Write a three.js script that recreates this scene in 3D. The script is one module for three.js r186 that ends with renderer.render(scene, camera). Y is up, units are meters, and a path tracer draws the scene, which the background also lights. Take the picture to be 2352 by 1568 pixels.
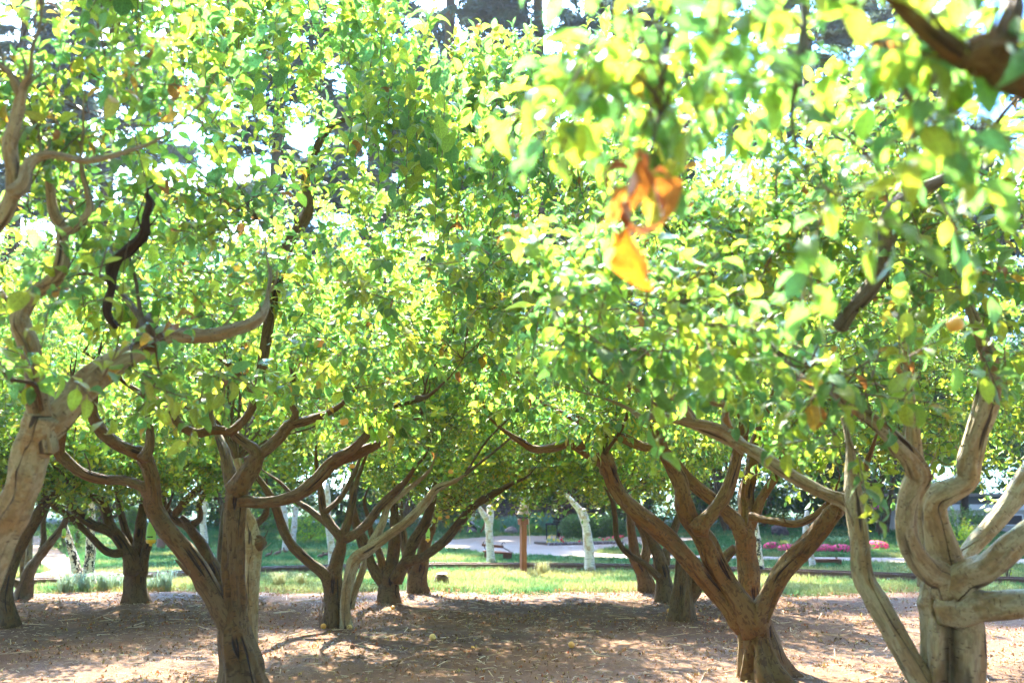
import * as THREE from 'three';
import { mergeGeometries } from 'three/addons/utils/BufferGeometryUtils.js';
import { Sky } from 'three/addons/objects/Sky.js';
import { ImprovedNoise } from 'three/addons/math/ImprovedNoise.js';

// ---------------------------------------------------------------- camera, sky, sun, exposure
const scene = new THREE.Scene();
const PITCH = 8.49 * Math.PI / 180, EYE = 1.6, FOCAL = 2287.7, CX = 1176, CY = 784;
const camera = new THREE.PerspectiveCamera(37.84, 1024 / 682, 0.1, 2000);
camera.position.set(0, EYE, 0);
camera.rotation.set(PITCH, 0, 0);
camera.focus = 8.5;
camera.userData.fStop = 2.1;
scene.add(camera);

const renderer = new THREE.WebGLRenderer({ antialias: true });
renderer.toneMapping = THREE.LinearToneMapping;
renderer.toneMappingExposure = 10.8;
renderer.shadowMap.enabled = true;

const SUN_EL = 43 * Math.PI / 180, SUN_AZ = -14 * Math.PI / 180;       // azimuth from straight ahead, minus = left
const sunDir = new THREE.Vector3(Math.sin(SUN_AZ) * Math.cos(SUN_EL), Math.sin(SUN_EL), -Math.cos(SUN_AZ) * Math.cos(SUN_EL));
const sky = new Sky();
sky.name = 'sky';
sky.scale.setScalar(1500);
sky.userData = { kind: 'structure' };
Object.assign(sky.material.uniforms.turbidity, { value: 10 });
sky.material.uniforms.rayleigh.value = 0.6;
sky.material.uniforms.mieCoefficient.value = 0.008;
sky.material.uniforms.mieDirectionalG.value = 0.8;
sky.material.uniforms.sunPosition.value.copy(sunDir);
scene.add(sky);
scene.environmentIntensity = 0.22;

const sun = new THREE.DirectionalLight(new THREE.Color(1, 0.9, 0.72), 5);
sun.position.copy(sunDir).multiplyScalar(60);
sun.castShadow = true;
sun.shadow.camera.left = sun.shadow.camera.bottom = -40;
sun.shadow.camera.right = sun.shadow.camera.top = 40;
sun.shadow.camera.far = 200;
sun.shadow.radius = 1;
scene.add(sun, sun.target);

// ---------------------------------------------------------------- helpers
let seedState = 12345;
const seed = (n) => { seedState = (n * 2654435761) >>> 0; };
const rnd = () => { seedState = (seedState + 0x6d2b79f5) | 0; let t = Math.imul(seedState ^ (seedState >>> 15), 1 | seedState); t = (t + Math.imul(t ^ (t >>> 7), 61 | t)) ^ t; return ((t ^ (t >>> 14)) >>> 0) / 4294967296; };
const rr = (a, b) => a + (b - a) * rnd();
const pick = (a) => a[Math.floor(rnd() * a.length)];
const gauss = () => (rnd() + rnd() + rnd() + rnd() - 2);
const V = (x, y, z) => new THREE.Vector3(x, y, z);
const perlin = new ImprovedNoise();
const noise = (x, y, z) => perlin.noise(x + 100.3, y + 57.7, z + 211.1);
const clamp = (x, a, b) => Math.min(b, Math.max(a, x));
const lerp = (a, b, t) => a + (b - a) * t;
const sstep = (a, b, x) => { const t = clamp((x - a) / (b - a), 0, 1); return t * t * (3 - 2 * t); };
const cosP = Math.cos(PITCH), sinP = Math.sin(PITCH);
function ray(sx, sy) { const nx = (sx - CX) / FOCAL, ny = (CY - sy) / FOCAL; return [nx, ny * cosP + sinP, ny * sinP - cosP]; }
function at(sx, sy, d) { const [x, y, z] = ray(sx, sy), t = d / -z; return V(x * t, EYE + y * t, -d); }
function gnd(sx, sy) { const [x, y, z] = ray(sx, sy), t = EYE / -y; return V(x * t, 0, z * t); }
const sizeAt = (px, d) => px * d / FOCAL;

const counts = {};
function numbered(n) { const k = counts[n] = (counts[n] ?? -1) + 1; return k ? n + '_' + String(k).padStart(3, '0') : n; }
function thing(name, label, category, pos = V(0, 0, 0), group) {
  const o = new THREE.Group(); o.name = numbered(name); o.position.copy(pos);
  o.userData = { label, category }; if (group) o.userData.group = group;
  scene.add(o); return o;
}
function tag(o, label, category, group) { o.userData.label = label; o.userData.category = category; if (group) o.userData.group = group; return o; }
function part(parent, name, geo, mat, label) {
  const m = new THREE.Mesh(geo, mat); m.name = numbered(name); m.castShadow = m.receiveShadow = true;
  if (label) m.userData.label = label;
  parent.add(m); return m;
}
function structure(name, geo, mat) { const m = part(scene, name, geo, mat); m.userData.kind = 'structure'; return m; }
function instanced(parent, name, geo, mat, mats, cols) {
  const m = new THREE.InstancedMesh(geo, mat, mats.length); m.name = numbered(name); m.castShadow = m.receiveShadow = true;
  mats.forEach((x, i) => m.setMatrixAt(i, x));
  if (cols) cols.forEach((c, i) => m.setColorAt(i, c));
  m.userData.kind = 'stuff'; parent.add(m); return m;
}
const box = (w, h, d, x = 0, y = 0, z = 0, ry = 0, rx = 0, rz = 0) => { const g = new THREE.BoxGeometry(w, h, d); g.rotateX(rx); g.rotateZ(rz); g.rotateY(ry); g.translate(x, y, z); return g; };

// ---------------------------------------------------------------- textures
function lattice(seedN) {
  const a = new Float32Array(4096); seed(seedN); for (let i = 0; i < 4096; i++) a[i] = rnd();
  return (x, y, px, py) => {       // value noise, periodic in px, py cells
    let xi = Math.floor(x), yi = Math.floor(y); const fx = x - xi, fy = y - yi, u = fx * fx * (3 - 2 * fx), v = fy * fy * (3 - 2 * fy);
    const h = (i, j) => a[(((i % px) + px) % px * 57 + ((j % py) + py) % py * 131) & 4095];
    return lerp(lerp(h(xi, yi), h(xi + 1, yi), u), lerp(h(xi, yi + 1), h(xi + 1, yi + 1), u), v);
  };
}
function dataTex(w, h, f, srgb = true) {
  const d = new Uint8Array(w * h * 4);
  for (let y = 0; y < h; y++) for (let x = 0; x < w; x++) { const c = f(x / w, y / h), o = (y * w + x) * 4; for (let k = 0; k < 3; k++) d[o + k] = clamp(c[k] * 255, 0, 255); d[o + 3] = 255; }
  const t = new THREE.DataTexture(d, w, h); t.wrapS = t.wrapT = THREE.RepeatWrapping; t.magFilter = THREE.LinearFilter; t.minFilter = THREE.LinearMipmapLinearFilter;
  if (srgb) t.colorSpace = THREE.SRGBColorSpace; t.needsUpdate = true; return t;
}
function canvasTex(size, draw, srgb = true) {
  const c = document.createElement('canvas'); c.width = c.height = size; draw(c.getContext('2d'), size);
  const t = new THREE.CanvasTexture(c); t.wrapS = t.wrapT = THREE.RepeatWrapping; if (srgb) t.colorSpace = THREE.SRGBColorSpace; return t;
}
const mixc = (a, b, t) => [lerp(a[0], b[0], t), lerp(a[1], b[1], t), lerp(a[2], b[2], t)];

// apple bark: fine vertical grain, lichen mottling, long open cracks and short horizontal lenticels
function barkMaps(sd, pale, tan, dark, crackAmt, pits) {
  const n = lattice(sd), W = 512, H = 1024;
  seed(sd + 5);
  const lent = []; for (let i = 0; i < 240; i++) lent.push([rnd(), rnd(), rr(0.006, 0.045), rr(0.0016, 0.0055)]);
  const fld = (u, v) => {
    const wob = (n(u * 6, v * 6, 6, 6) - 0.5) * 0.10 + (n(u * 20, v * 14, 20, 14) - 0.5) * 0.03;
    const grain = n(u * 60 + wob * 60, v * 14, 60, 14) * 0.6 + n(u * 150, v * 40, 150, 40) * 0.4;
    const mott = n(u * 4, v * 5, 4, 5) * 0.5 + n(u * 11, v * 12, 11, 12) * 0.3 + n(u * 30, v * 36, 30, 36) * 0.2;
    const cr = Math.abs(n((u + wob * 0.8) * 9, v * 1.0, 9, 1) * 0.8 + n(u * 18, v * 5, 18, 5) * 0.2 - 0.5) * 2;         // long cracks where a smooth field crosses zero
    const on = sstep(0.42, 0.62, n(u * 5 + 3, v * 3, 5, 3));
    const crack = (1 - sstep(0.0, 0.035 * crackAmt + 0.015, cr)) * on;
    let l = 0;
    for (const [a, b, w, h] of lent) { let du = Math.abs(u - a), dv = Math.abs(v - b); du = Math.min(du, 1 - du); if (du < w && dv < h) l = Math.max(l, (1 - du / w) * (1 - dv / h)); }
    return [grain, mott, crack, l];
  };
  const n2 = (u, v) => n(u * 5 + 9, v * 7 + 3, 5, 7) * 0.45 + n(u * 16, v * 22, 16, 22) * 0.3 + n(u * 48, v * 70, 48, 70) * 0.25;
  const map = dataTex(W, H, (u, v) => {
    const [g, m, c, l] = fld(u, v);
    let col = mixc(tan, pale, sstep(0.36, 0.6, m)); col = mixc(col, mixc(dark, tan, 0.55), pits * sstep(0.52, 0.7, n(u * 24 + 5, v * 30, 24, 30) * 0.55 + n(u * 70, v * 60, 70, 60) * 0.45)); col = mixc(col, dark, 0.16 * (1 - g)); col = mixc(col, [0.38, 0.38, 0.27], 0.32 * sstep(0.5, 0.8, n2(u, v))); col = mixc(col, dark, 0.85 * c); col = mixc(col, mixc(dark, tan, 0.35), 0.75 * sstep(0.1, 0.6, l)); return col;
  });
  const bump = dataTex(W, H, (u, v) => { const [g, m, c, l] = fld(u, v); const h = 0.55 + 0.08 * g + 0.26 * m + 0.12 * n2(u, v) - 0.5 * c - 0.14 * l; return [h, h, h]; }, false);
  return { map, bump };
}
const bkA = barkMaps(11, [0.66, 0.635, 0.53], [0.59, 0.51, 0.365], [0.17, 0.135, 0.10], 0.9, 0.28);
const bkB = barkMaps(29, [0.62, 0.55, 0.40], [0.60, 0.47, 0.27], [0.145, 0.10, 0.065], 1.4, 0.6);
const std = (o) => new THREE.MeshStandardMaterial({ roughness: 0.9, ...o });
const MAT = {};
const bark = (b, c, bs = 0.012) => std({ map: b.map, bumpMap: b.bump, bumpScale: bs, roughness: 0.88, color: new THREE.Color().setRGB(...c) });
MAT.barkPale = bark(bkA, [0.90, 0.84, 0.68], 0.03);
MAT.barkRot = bark(bkA, [0.90, 0.84, 0.68], 0.03); MAT.barkRot.vertexColors = true;
MAT.barkTan = bark(bkB, [0.38, 0.34, 0.235], 0.035);
MAT.barkGoldLit = bark(bkB, [0.52, 0.43, 0.225], 0.035);  // ochre bark; its extra lightness stands for sunlight bounced up off the ground
MAT.barkDark = MAT.barkTan;
MAT.barkGrey = bark(bkA, [0.40, 0.40, 0.41], 0.03);
MAT.barkBlack = bark(bkB, [0.10, 0.085, 0.08], 0.03);
MAT.twig = std({ color: new THREE.Color().setRGB(0.13, 0.085, 0.055) });
MAT.cutWood = std({ map: bkB.map, color: new THREE.Color().setRGB(0.55, 0.40, 0.26) });

// white birch bark
{
  const n = lattice(71); seed(77);
  const marks = []; for (let i = 0; i < 70; i++) marks.push([rnd(), rnd(), rr(0.02, 0.14), rr(0.002, 0.007)]);
  for (const [name, blotch] of [['birch', 0.8], ['birchDark', 0.52]]) {
    MAT[name] = std({ map: dataTex(256, 512, (u, v) => {
      let c = mixc([0.90, 0.885, 0.84], [0.78, 0.69, 0.56], sstep(0.5, 0.75, n(u * 4, v * 7, 4, 7)));
      c = mixc(c, [0.70, 0.66, 0.6], 0.5 * n(u * 8, v * 70, 8, 70));
      for (const [a, b, w, h] of marks) { let du = Math.abs(u - a); du = Math.min(du, 1 - du); const dv = Math.abs(v - b); if (du < w && dv < h) c = mixc(c, [0.2, 0.17, 0.15], 0.8 * (1 - dv / h)); }
      const bl = n(u * 11, v * 9, 11, 9) * 0.55 + n(u * 24, v * 28, 24, 28) * 0.45;
      return mixc(c, [0.10, 0.09, 0.085], sstep(blotch, blotch + 0.06, bl));
    }), bumpScale: 0.004, roughness: 0.75 });
  }
}
// mulch: chips, straw and rotted leaf on brown earth; one tile is 2.4 m
const mulchDraw = (bump) => (g, S) => {
  seed(501);
  g.fillStyle = bump ? '#5a5a5a' : '#6a4c36'; g.fillRect(0, 0, S, S);
  const cols = ['#7d6247', '#8f7254', '#a5875f', '#4f3826', '#3a281c', '#c0a47c', '#937450', '#6a523c', '#b19064', '#6c4a32', '#8a5f3c', '#d6bd92'];
  const stamp = (x, y, f) => { for (const ox of [-S, 0, S]) for (const oy of [-S, 0, S]) if (x + ox > -60 && x + ox < S + 60 && y + oy > -60 && y + oy < S + 60) f(x + ox, y + oy); };
  for (let i = 0; i < 900; i++) {           // broad patches of finer or darker crumb
    const x = rnd() * S, y = rnd() * S, r = rr(8, 46), c = pick(cols.slice(0, 8)), a = rr(0.05, 0.16);
    stamp(x, y, (X, Y) => { g.globalAlpha = bump ? 0.06 : a; g.fillStyle = bump ? pick(['#888', '#333']) : c; g.beginPath(); g.ellipse(X, Y, r, r * 0.7, 1, 0, 7); g.fill(); });
  }
  for (let i = 0; i < 26000; i++) {
    const x = rnd() * S, y = rnd() * S, a = rnd() * 6.28, big = rnd() < 0.22, l = big ? rr(8, 28) : rr(3, 10), w = big ? rr(0.8, 1.7) : rr(1, 3.2), c = pick(cols), lum = rr(60, 220) | 0, al = rr(0.45, 1);
    stamp(x, y, (X, Y) => { g.globalAlpha = al; g.strokeStyle = bump ? `rgb(${lum},${lum},${lum})` : c; g.lineWidth = w; g.beginPath(); g.moveTo(X, Y); g.quadraticCurveTo(X + Math.cos(a) * l * 0.5 + 1.5, Y + Math.sin(a) * l * 0.5 - 1.5, X + Math.cos(a) * l, Y + Math.sin(a) * l); g.stroke(); });
  }
  g.globalAlpha = 1;
};
MAT.mulch = std({ map: canvasTex(1536, mulchDraw(false)), bumpMap: canvasTex(1536, mulchDraw(true), false), bumpScale: 0.02, roughness: 1, vertexColors: true, color: new THREE.Color().setRGB(0.72, 0.65, 0.45) });
{
  const n = lattice(91);
  MAT.lawn = std({ map: dataTex(1024, 1024, (u, v) => {
    const a = n(u * 7, v * 7, 7, 7) * 0.5 + n(u * 19, v * 19, 19, 19) * 0.3 + n(u * 47, v * 47, 47, 47) * 0.2, b = n(u * 200, v * 200, 200, 200);
    return mixc(mixc([0.20, 0.36, 0.13], [0.36, 0.43, 0.17], sstep(0.45, 0.75, a)), [0.12, 0.2, 0.07], 0.5 * b);
  }), roughness: 1 });
  MAT.concrete = std({ map: dataTex(1024, 1024, (u, v) => {
    const a = n(u * 5, v * 5, 5, 5) * 0.5 + n(u * 23, v * 23, 23, 23) * 0.3 + n(u * 230, v * 230, 230, 230) * 0.3, c = 0.62 + 0.1 * (a - 0.5);
    return [c * 0.88, c * 0.79, c * 0.69];
  }), roughness: 0.9 });
  MAT.path = std({ map: dataTex(512, 512, (u, v) => {
    const a = n(u * 5, v * 5, 5, 5) * 0.5 + n(u * 100, v * 100, 100, 100) * 0.5, c = 0.9 + 0.2 * (a - 0.5);
    return [0.58 * c, 0.49 * c, 0.40 * c];
  }), roughness: 1 });
  MAT.stone = std({ map: dataTex(512, 512, (u, v) => {
    const a = n(u * 6, v * 6, 6, 6) * 0.6 + n(u * 40, v * 40, 40, 40) * 0.4, c = 0.7 + 0.6 * a;
    return [0.50 * c, 0.47 * c, 0.46 * c];
  }), roughness: 0.95 });
  MAT.wood = std({ map: dataTex(256, 512, (u, v) => {
    const a = n(u * 40, v * 3, 40, 3) * 0.6 + n(u * 90, v * 10, 90, 10) * 0.4, c = 0.75 + 0.5 * a;
    return [0.50 * c, 0.34 * c, 0.24 * c];
  }), roughness: 0.8 });
}

// ---------------------------------------------------------------- limbs
const FR = { S: [0, 0, 1], A: [0, 826.9, 0.4729], B: [551.25, 826.9, 0.4729], C: [1102.5, 826.9, 0.4729], D: [1708.9, 826.9, 0.4729], U: [0, 0, 0.35157], W: [0, 413.4, 0.35157], X: [1525.1, 0, 0.35157], Y: [1525.1, 413.4, 0.35157] };
// 'x,y,w; x,y,w' in one frame of the photograph, with a distance that runs from d0 to d1 -> points in metres
function trace(frame, d0, d1, text) {
  const [ox, oy, k] = FR[frame], rows = text.split(';').map((r) => r.split(',').map(Number));
  return rows.map(([x, y, w], i) => { const d = lerp(d0, d1, i / Math.max(1, rows.length - 1)), p = at(ox + x * k, oy + y * k, d); return { p, r: sizeAt(w * k, Math.hypot(d, (p.y - EYE))) / 2 }; });
}
// a knobbly round limb through points {p, r}
function limbGeo(pts, { step = 0.05, seg = 14, rough = 0.12, crook = 0.1, flare = 0, uvw = 0.5, sd = 0, taperEnd = 1, ridge = 0, knot = 1, roots = 0, clefts = 0, rot = null } = {}) {
  const curve = new THREE.CatmullRomCurve3(pts.map((q) => q.p), false, 'centripetal');
  const len = curve.getLength(), n = Math.max(4, Math.round(len / step)), pos = [], nor = [], uv = [], idx = [], col = [];
  const rAt = (t) => { const x = t * (pts.length - 1), i = Math.min(pts.length - 2, Math.floor(x)); return lerp(pts[i].r, pts[i + 1].r, x - i); };
  const knots = []; for (let i = 0; i < Math.round(len * 2.4 * knot); i++) { const f = (k) => (Math.sin(sd * 12.9 + i * 78.2 + k * 37.7) * 43758.5 % 1 + 1) % 1; knots.push([f(1) * len, f(2) * 6.28, 0.06 + 0.17 * f(3), 0.5 + 0.6 * f(4)]); }
  let N = null, prevT = null;
  const rMean = pts.reduce((a, q) => a + q.r, 0) / pts.length, reps = Math.max(1, Math.round(rMean * 6.283 / uvw));
  for (let i = 0; i <= n; i++) {
    const t = i / n, c = curve.getPoint(t), T = curve.getTangent(t), R0 = rAt(t);
    if (!N) { N = Math.abs(T.y) < 0.9 ? V(0, 1, 0) : V(1, 0, 0); N.addScaledVector(T, -N.dot(T)).normalize(); } else { N.addScaledVector(T, -N.dot(T)).normalize(); }
    const B = T.clone().cross(N), s = t * len;
    c.x += noise(s * 2.3, sd, 1) * crook * R0 * Math.min(1, t * 4); c.z += noise(s * 2.3, sd, 7) * crook * R0 * Math.min(1, t * 4);
    let R = R0 * (1 + flare * Math.exp(-s / (R0 * 2.2)));
    if (taperEnd < 1) R *= lerp(1, taperEnd, sstep(0.75, 1, t));
    for (let j = 0; j <= seg; j++) {
      const a = j / seg * 6.2832, ca = Math.cos(a), sa = Math.sin(a);
      let k = 1 + rough * (noise(ca * 1.4 + sd, sa * 1.4, s * 2.2 / (0.25 + R0 * 3)) * 1.5 + 0.6 * noise(ca * 3 + sd, sa * 3, s * 9));
      for (const [ks, ka, kh, kw] of knots) { const ds = (s - ks) / (R0 * kw); if (ds > 2 || ds < -2) continue; let da = Math.abs(a - ka); da = Math.min(da, 6.2832 - da) / kw; k += kh * Math.exp(-(ds * ds + da * da) * 1.6); }
      for (let q = 0; q < clefts; q++) {         // long open splits in the wood that wander round the limb
        const a0 = sd * 2.7 + q * 2.4 + noise(s * 1.4, sd, q * 5) * 1.6, on = sstep(0.0, 0.22, noise(s * 1.1 + q * 9, sd * 1.7, 3)), w = 0.10 + 0.07 * noise(s * 5, sd, q); let da = ((a - a0) % 6.2832 + 9.4248) % 6.2832 - 3.1416;
        k -= 0.34 * on * Math.exp(-(da * da) / (w * w)); k += 0.07 * on * Math.exp(-(Math.abs(da) - 0.3) * (Math.abs(da) - 0.3) * 40);
      }
      let dk = 1;
      if (rot) { let da = ((a - rot.a - 0.25 * noise(s * 3, 1, 1)) % 6.2832 + 9.4248) % 6.2832 - 3.1416; const w = rot.w * (1 + 0.4 * noise(s * 5, 2, 2)), e = sstep(rot.s0, rot.s0 + 0.12, s) * (1 - sstep(rot.s1 - 0.12, rot.s1, s)), m = sstep(1.15, 0.75, Math.abs(da) / w) * e; k -= 0.42 * m; dk = 1 - 0.8 * m * (0.75 + 0.4 * noise(a * 9, s * 3, 6)); }
      if (rot) col.push(dk, dk * 0.95, dk * 0.9);
      if (roots) k += roots * (0.5 + 0.5 * Math.cos(a * 5 + sd + 1.3 * Math.sin(a * 2 + sd))) * Math.exp(-s / (R0 * 1.3));
      if (ridge) k += ridge * noise(ca * 2.2 + sd * 3, sa * 2.2, s * 0.7) * Math.exp(-s * 0.8);
      const d = N.clone().multiplyScalar(ca).addScaledVector(B, sa);
      pos.push(c.x + d.x * R * k, c.y + d.y * R * k, c.z + d.z * R * k); nor.push(d.x, d.y, d.z); uv.push(j / seg * reps, s / (uvw * 2));
      if (i < n && j < seg) { const o = i * (seg + 1) + j; idx.push(o, o + 1, o + seg + 1, o + 1, o + seg + 2, o + seg + 1); }
    }
    prevT = T;
  }
  const end = curve.getPoint(1), base = n * (seg + 1), apex = pos.length / 3, rEnd = rAt(1);
  pos.push(end.x + prevT.x * rEnd * 0.4, end.y + prevT.y * rEnd * 0.4, end.z + prevT.z * rEnd * 0.4); nor.push(prevT.x, prevT.y, prevT.z); uv.push(0.5, len);
  for (let j = 0; j < seg; j++) idx.push(base + j, base + j + 1, apex);
  { const b0 = curve.getPoint(0), t0 = curve.getTangent(0), r0 = rAt(0) * (1 + flare), a0 = pos.length / 3; pos.push(b0.x - t0.x * r0 * 0.6, b0.y - t0.y * r0 * 0.6, b0.z - t0.z * r0 * 0.6); nor.push(0, 0, 0); uv.push(0.5, -0.1); for (let j = 0; j < seg; j++) idx.push(j + 1, j, a0); }
  const g = new THREE.BufferGeometry();
  g.setAttribute('position', new THREE.Float32BufferAttribute(pos, 3)); g.setAttribute('uv', new THREE.Float32BufferAttribute(uv, 2)); g.setIndex(idx);
  if (rot) { while (col.length < pos.length) col.push(1, 1, 1); g.setAttribute('color', new THREE.Float32BufferAttribute(col, 3)); }
  g.computeVertexNormals();
  const m = g.attributes.normal;      // close the seam
  for (let i = 0; i <= n; i++) { const a = i * (seg + 1), b = a + seg; const x = m.getX(a) + m.getX(b), y = m.getY(a) + m.getY(b), z = m.getZ(a) + m.getZ(b), l = Math.hypot(x, y, z) || 1; m.setXYZ(a, x / l, y / l, z / l); m.setXYZ(b, x / l, y / l, z / l); }
  return g;
}

// ---------------------------------------------------------------- leaves
// leaf along +y, upper side +z, length 1; petiole from the origin
function leafGeo(nl, fold, curl, twist, wave, wid = 0.225) {
  const pos = [], uv = [], idx = [], pet = 0.16, cols = nl > 5 ? [-1, -0.5, 0, 0.5, 1] : [-1, 0, 1], m = cols.length;
  for (let i = 0; i <= nl; i++) {
    const t = i / nl, w = wid * Math.pow(Math.max(0, Math.sin(Math.PI * Math.pow(t, 0.82))), 0.75) * (1.12 - 0.25 * t);
    const bend = curl * t * t, y = pet + (1 - pet) * (t - 0.28 * bend * bend * t), zc = -bend * 0.42 * t;
    cols.forEach((c) => {
      const x = c * w, z = zc + Math.abs(x) * fold + wave * w * Math.sin(t * 11 + c * 2.1) * Math.abs(c) + twist * x * t;
      pos.push(x * (1 - 0.25 * fold * Math.abs(c)), y, z); uv.push(0.5 + c * 0.5, t);
    });
  }
  for (let i = 0; i < nl; i++) for (let j = 0; j < m - 1; j++) { const o = i * m + j; if (i > 0) idx.push(o, o + 1, o + m); if (i < nl - 1) idx.push(o + 1, o + m + 1, o + m); else if (i === nl - 1 && i === 0) idx.push(o + 1, o + m + 1, o + m); }
  const b = pos.length / 3, pw = 0.012;  // petiole
  pos.push(-pw, 0, 0, pw, 0, 0, pw, pet + 0.02, 0, -pw, pet + 0.02, 0); uv.push(0.5, 0, 0.5, 0, 0.5, 0.02, 0.5, 0.02); idx.push(b, b + 1, b + 2, b, b + 2, b + 3);
  const g = new THREE.BufferGeometry();
  g.setAttribute('position', new THREE.Float32BufferAttribute(pos, 3)); g.setAttribute('uv', new THREE.Float32BufferAttribute(uv, 2)); g.setIndex(idx); g.computeVertexNormals();
  return g;
}
const leafMap = dataTex(128, 256, (u, v) => {          // midrib, side veins and a mottled blade
  const x = Math.abs(u - 0.5) * 2, n1 = noise(u * 9, v * 14, 3), rib = 1 - sstep(0.02, 0.09, x);
  const sv = Math.abs(((v * 1.0 - x * 0.28) * 9) % 1 - 0.5) * 2, vein = (1 - sstep(0.0, 0.22, Math.abs(1 - sv))) * 0.35 * (1 - 0.5 * x);
  const k = 0.84 + 0.14 * n1, sp = sstep(0.33, 0.45, noise(u * 14, v * 24, 8)); return mixc(mixc([k, k, k * 0.94], [1, 1, 0.86], clamp(rib * 0.8 + vein, 0, 1)), [0.6, 0.42, 0.2], 0.7 * sp);
});
const leafMaterial = (c, tr = 0.66, coat = 0.45) => new THREE.MeshPhysicalMaterial({ map: leafMap, color: new THREE.Color().setRGB(...c), roughness: 0.95, transmission: tr, thickness: 0, side: THREE.DoubleSide, clearcoat: coat, clearcoatRoughness: 0.38, specularIntensity: 0.5 });
const LEAVES = [leafGeo(7, 0.25, 0.6, 0.15, 0.14), leafGeo(7, 0.55, 1.1, -0.3, 0.2), leafGeo(7, 0.12, 0.3, 0.25, 0.06, 0.25), leafGeo(7, 0.8, 1.2, 0.3, 0.22, 0.21)];
const LOWLEAF = [leafGeo(4, 0.3, 0.5, 0.1, 0.1), leafGeo(4, 0.6, 0.9, -0.2, 0.1), leafGeo(4, 0.15, 0.3, 0.2, 0.05, 0.25)];
const TONES = [[0.36, 0.56, 0.06], [0.27, 0.50, 0.07], [0.47, 0.61, 0.06], [0.20, 0.43, 0.08], [0.54, 0.63, 0.07], [0.15, 0.36, 0.10], [0.19, 0.40, 0.11]];
const ODD = [[0.62, 0.47, 0.06], [0.60, 0.36, 0.05], [0.45, 0.2, 0.05], [0.52, 0.48, 0.08]];
const leafMats = [...TONES, ...ODD].map((c) => leafMaterial(c));
const foliageMat = leafMaterial([1, 1, 1]);
const sprayMat = leafMaterial([1, 1, 1]); sprayMat.vertexColors = true;
const toneColor = (odd) => { const c = rnd() < odd ? pick(ODD) : pick(TONES), k = rr(0.85, 1.15); return new THREE.Color().setRGB(c[0] * k * rr(0.94, 1.08), c[1] * k, c[2] * k); };

// leaf placements of one shoot: stem polyline from o along dir
const tmpX = V(0, 0, 0), UP = V(0, 1, 0);
function leafMatrix(p, axis, face, size) {
  const y = axis.clone().normalize(), z = face.clone().addScaledVector(y, -face.dot(y));
  if (z.lengthSq() < 1e-4) z.set(0.3, 0.2, 1).addScaledVector(y, -z.dot(y));
  z.normalize(); tmpX.copy(y).cross(z);
  return new THREE.Matrix4().makeBasis(tmpX.clone().multiplyScalar(size), y.multiplyScalar(size), z.multiplyScalar(size)).setPosition(p);
}
function shootLeaves(o, dir, len, leafLen, out, dens = 1, close = 1) {
  const d = dir.clone().normalize(), n = Math.max(5, Math.round(len / 0.034 * dens)), side = Math.abs(d.y) < 0.8 ? V(0, 1, 0).cross(d).normalize() : V(1, 0, 0);
  let ph = rnd() * 6.28;
  for (let i = 0; i < n; i++) {
    const t = (i + 0.6) / n, p = o.clone().addScaledVector(d, len * t); p.y -= 0.12 * len * t * t * (1 - Math.abs(d.y));
    ph += 2.4 + rr(-0.4, 0.4);
    const rad = side.clone().applyAxisAngle(d, ph), open = i > n - 3 ? rr(0.1, 0.5) : rr(0.7, 1.25) * close;
    const ax = d.clone().multiplyScalar(Math.cos(open)).addScaledVector(rad, Math.sin(open)); ax.y -= rr(-0.05, 0.4) * (close < 1 ? 0.15 : 1);
    const face = V(gauss() * 0.45, 1, gauss() * 0.45).addScaledVector(d, 0.35);
    out.push({ m: leafMatrix(p, ax, face, leafLen * rr(0.48, 1.3) * (i > n - 3 ? 0.75 : 1)), p });
  }
}
// ready-made sprays (stem and leaves in one geometry) for the farther trees
function makeSpray(sd, len, up) {
  seed(sd);
  const list = [], dir = V(0, 1, 0); shootLeaves(V(0, 0, 0), dir, len, 0.098, list, 1.25);
  const geos = list.map(({ m }) => { const g = pick(LOWLEAF).clone().applyMatrix4(m), c = toneColor(0.03), n = g.attributes.position.count, a = new Float32Array(n * 3); for (let i = 0; i < n; i++) c.toArray(a, i * 3); g.setAttribute('color', new THREE.BufferAttribute(a, 3)); return g; });
  const stem = new THREE.CylinderGeometry(0.0018, 0.004, len, 4, 1, true); stem.translate(0, len / 2, 0);
  const n = stem.attributes.position.count, a = new Float32Array(n * 3); for (let i = 0; i < n; i++) a.set([0.12, 0.09, 0.05], i * 3); stem.setAttribute('color', new THREE.BufferAttribute(a, 3));
  return mergeGeometries([...geos, stem]);
}
const SPRAYS = [makeSpray(301, 0.42), makeSpray(302, 0.5), makeSpray(303, 0.36), makeSpray(304, 0.6)];
const stemGeo = new THREE.CylinderGeometry(0.45, 1, 1, 5, 1, true); stemGeo.translate(0, 0.5, 0);

const MAXLEAF = 300;
function inView(p) { const v = p.clone().sub(camera.position), z = v.y * sinP - v.z * cosP, y = v.y * cosP + v.z * sinP; return z > 0.3 && Math.abs(v.x / z) < 0.53 && Math.abs(y / z) < 0.36 ? z : 0; }

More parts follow.
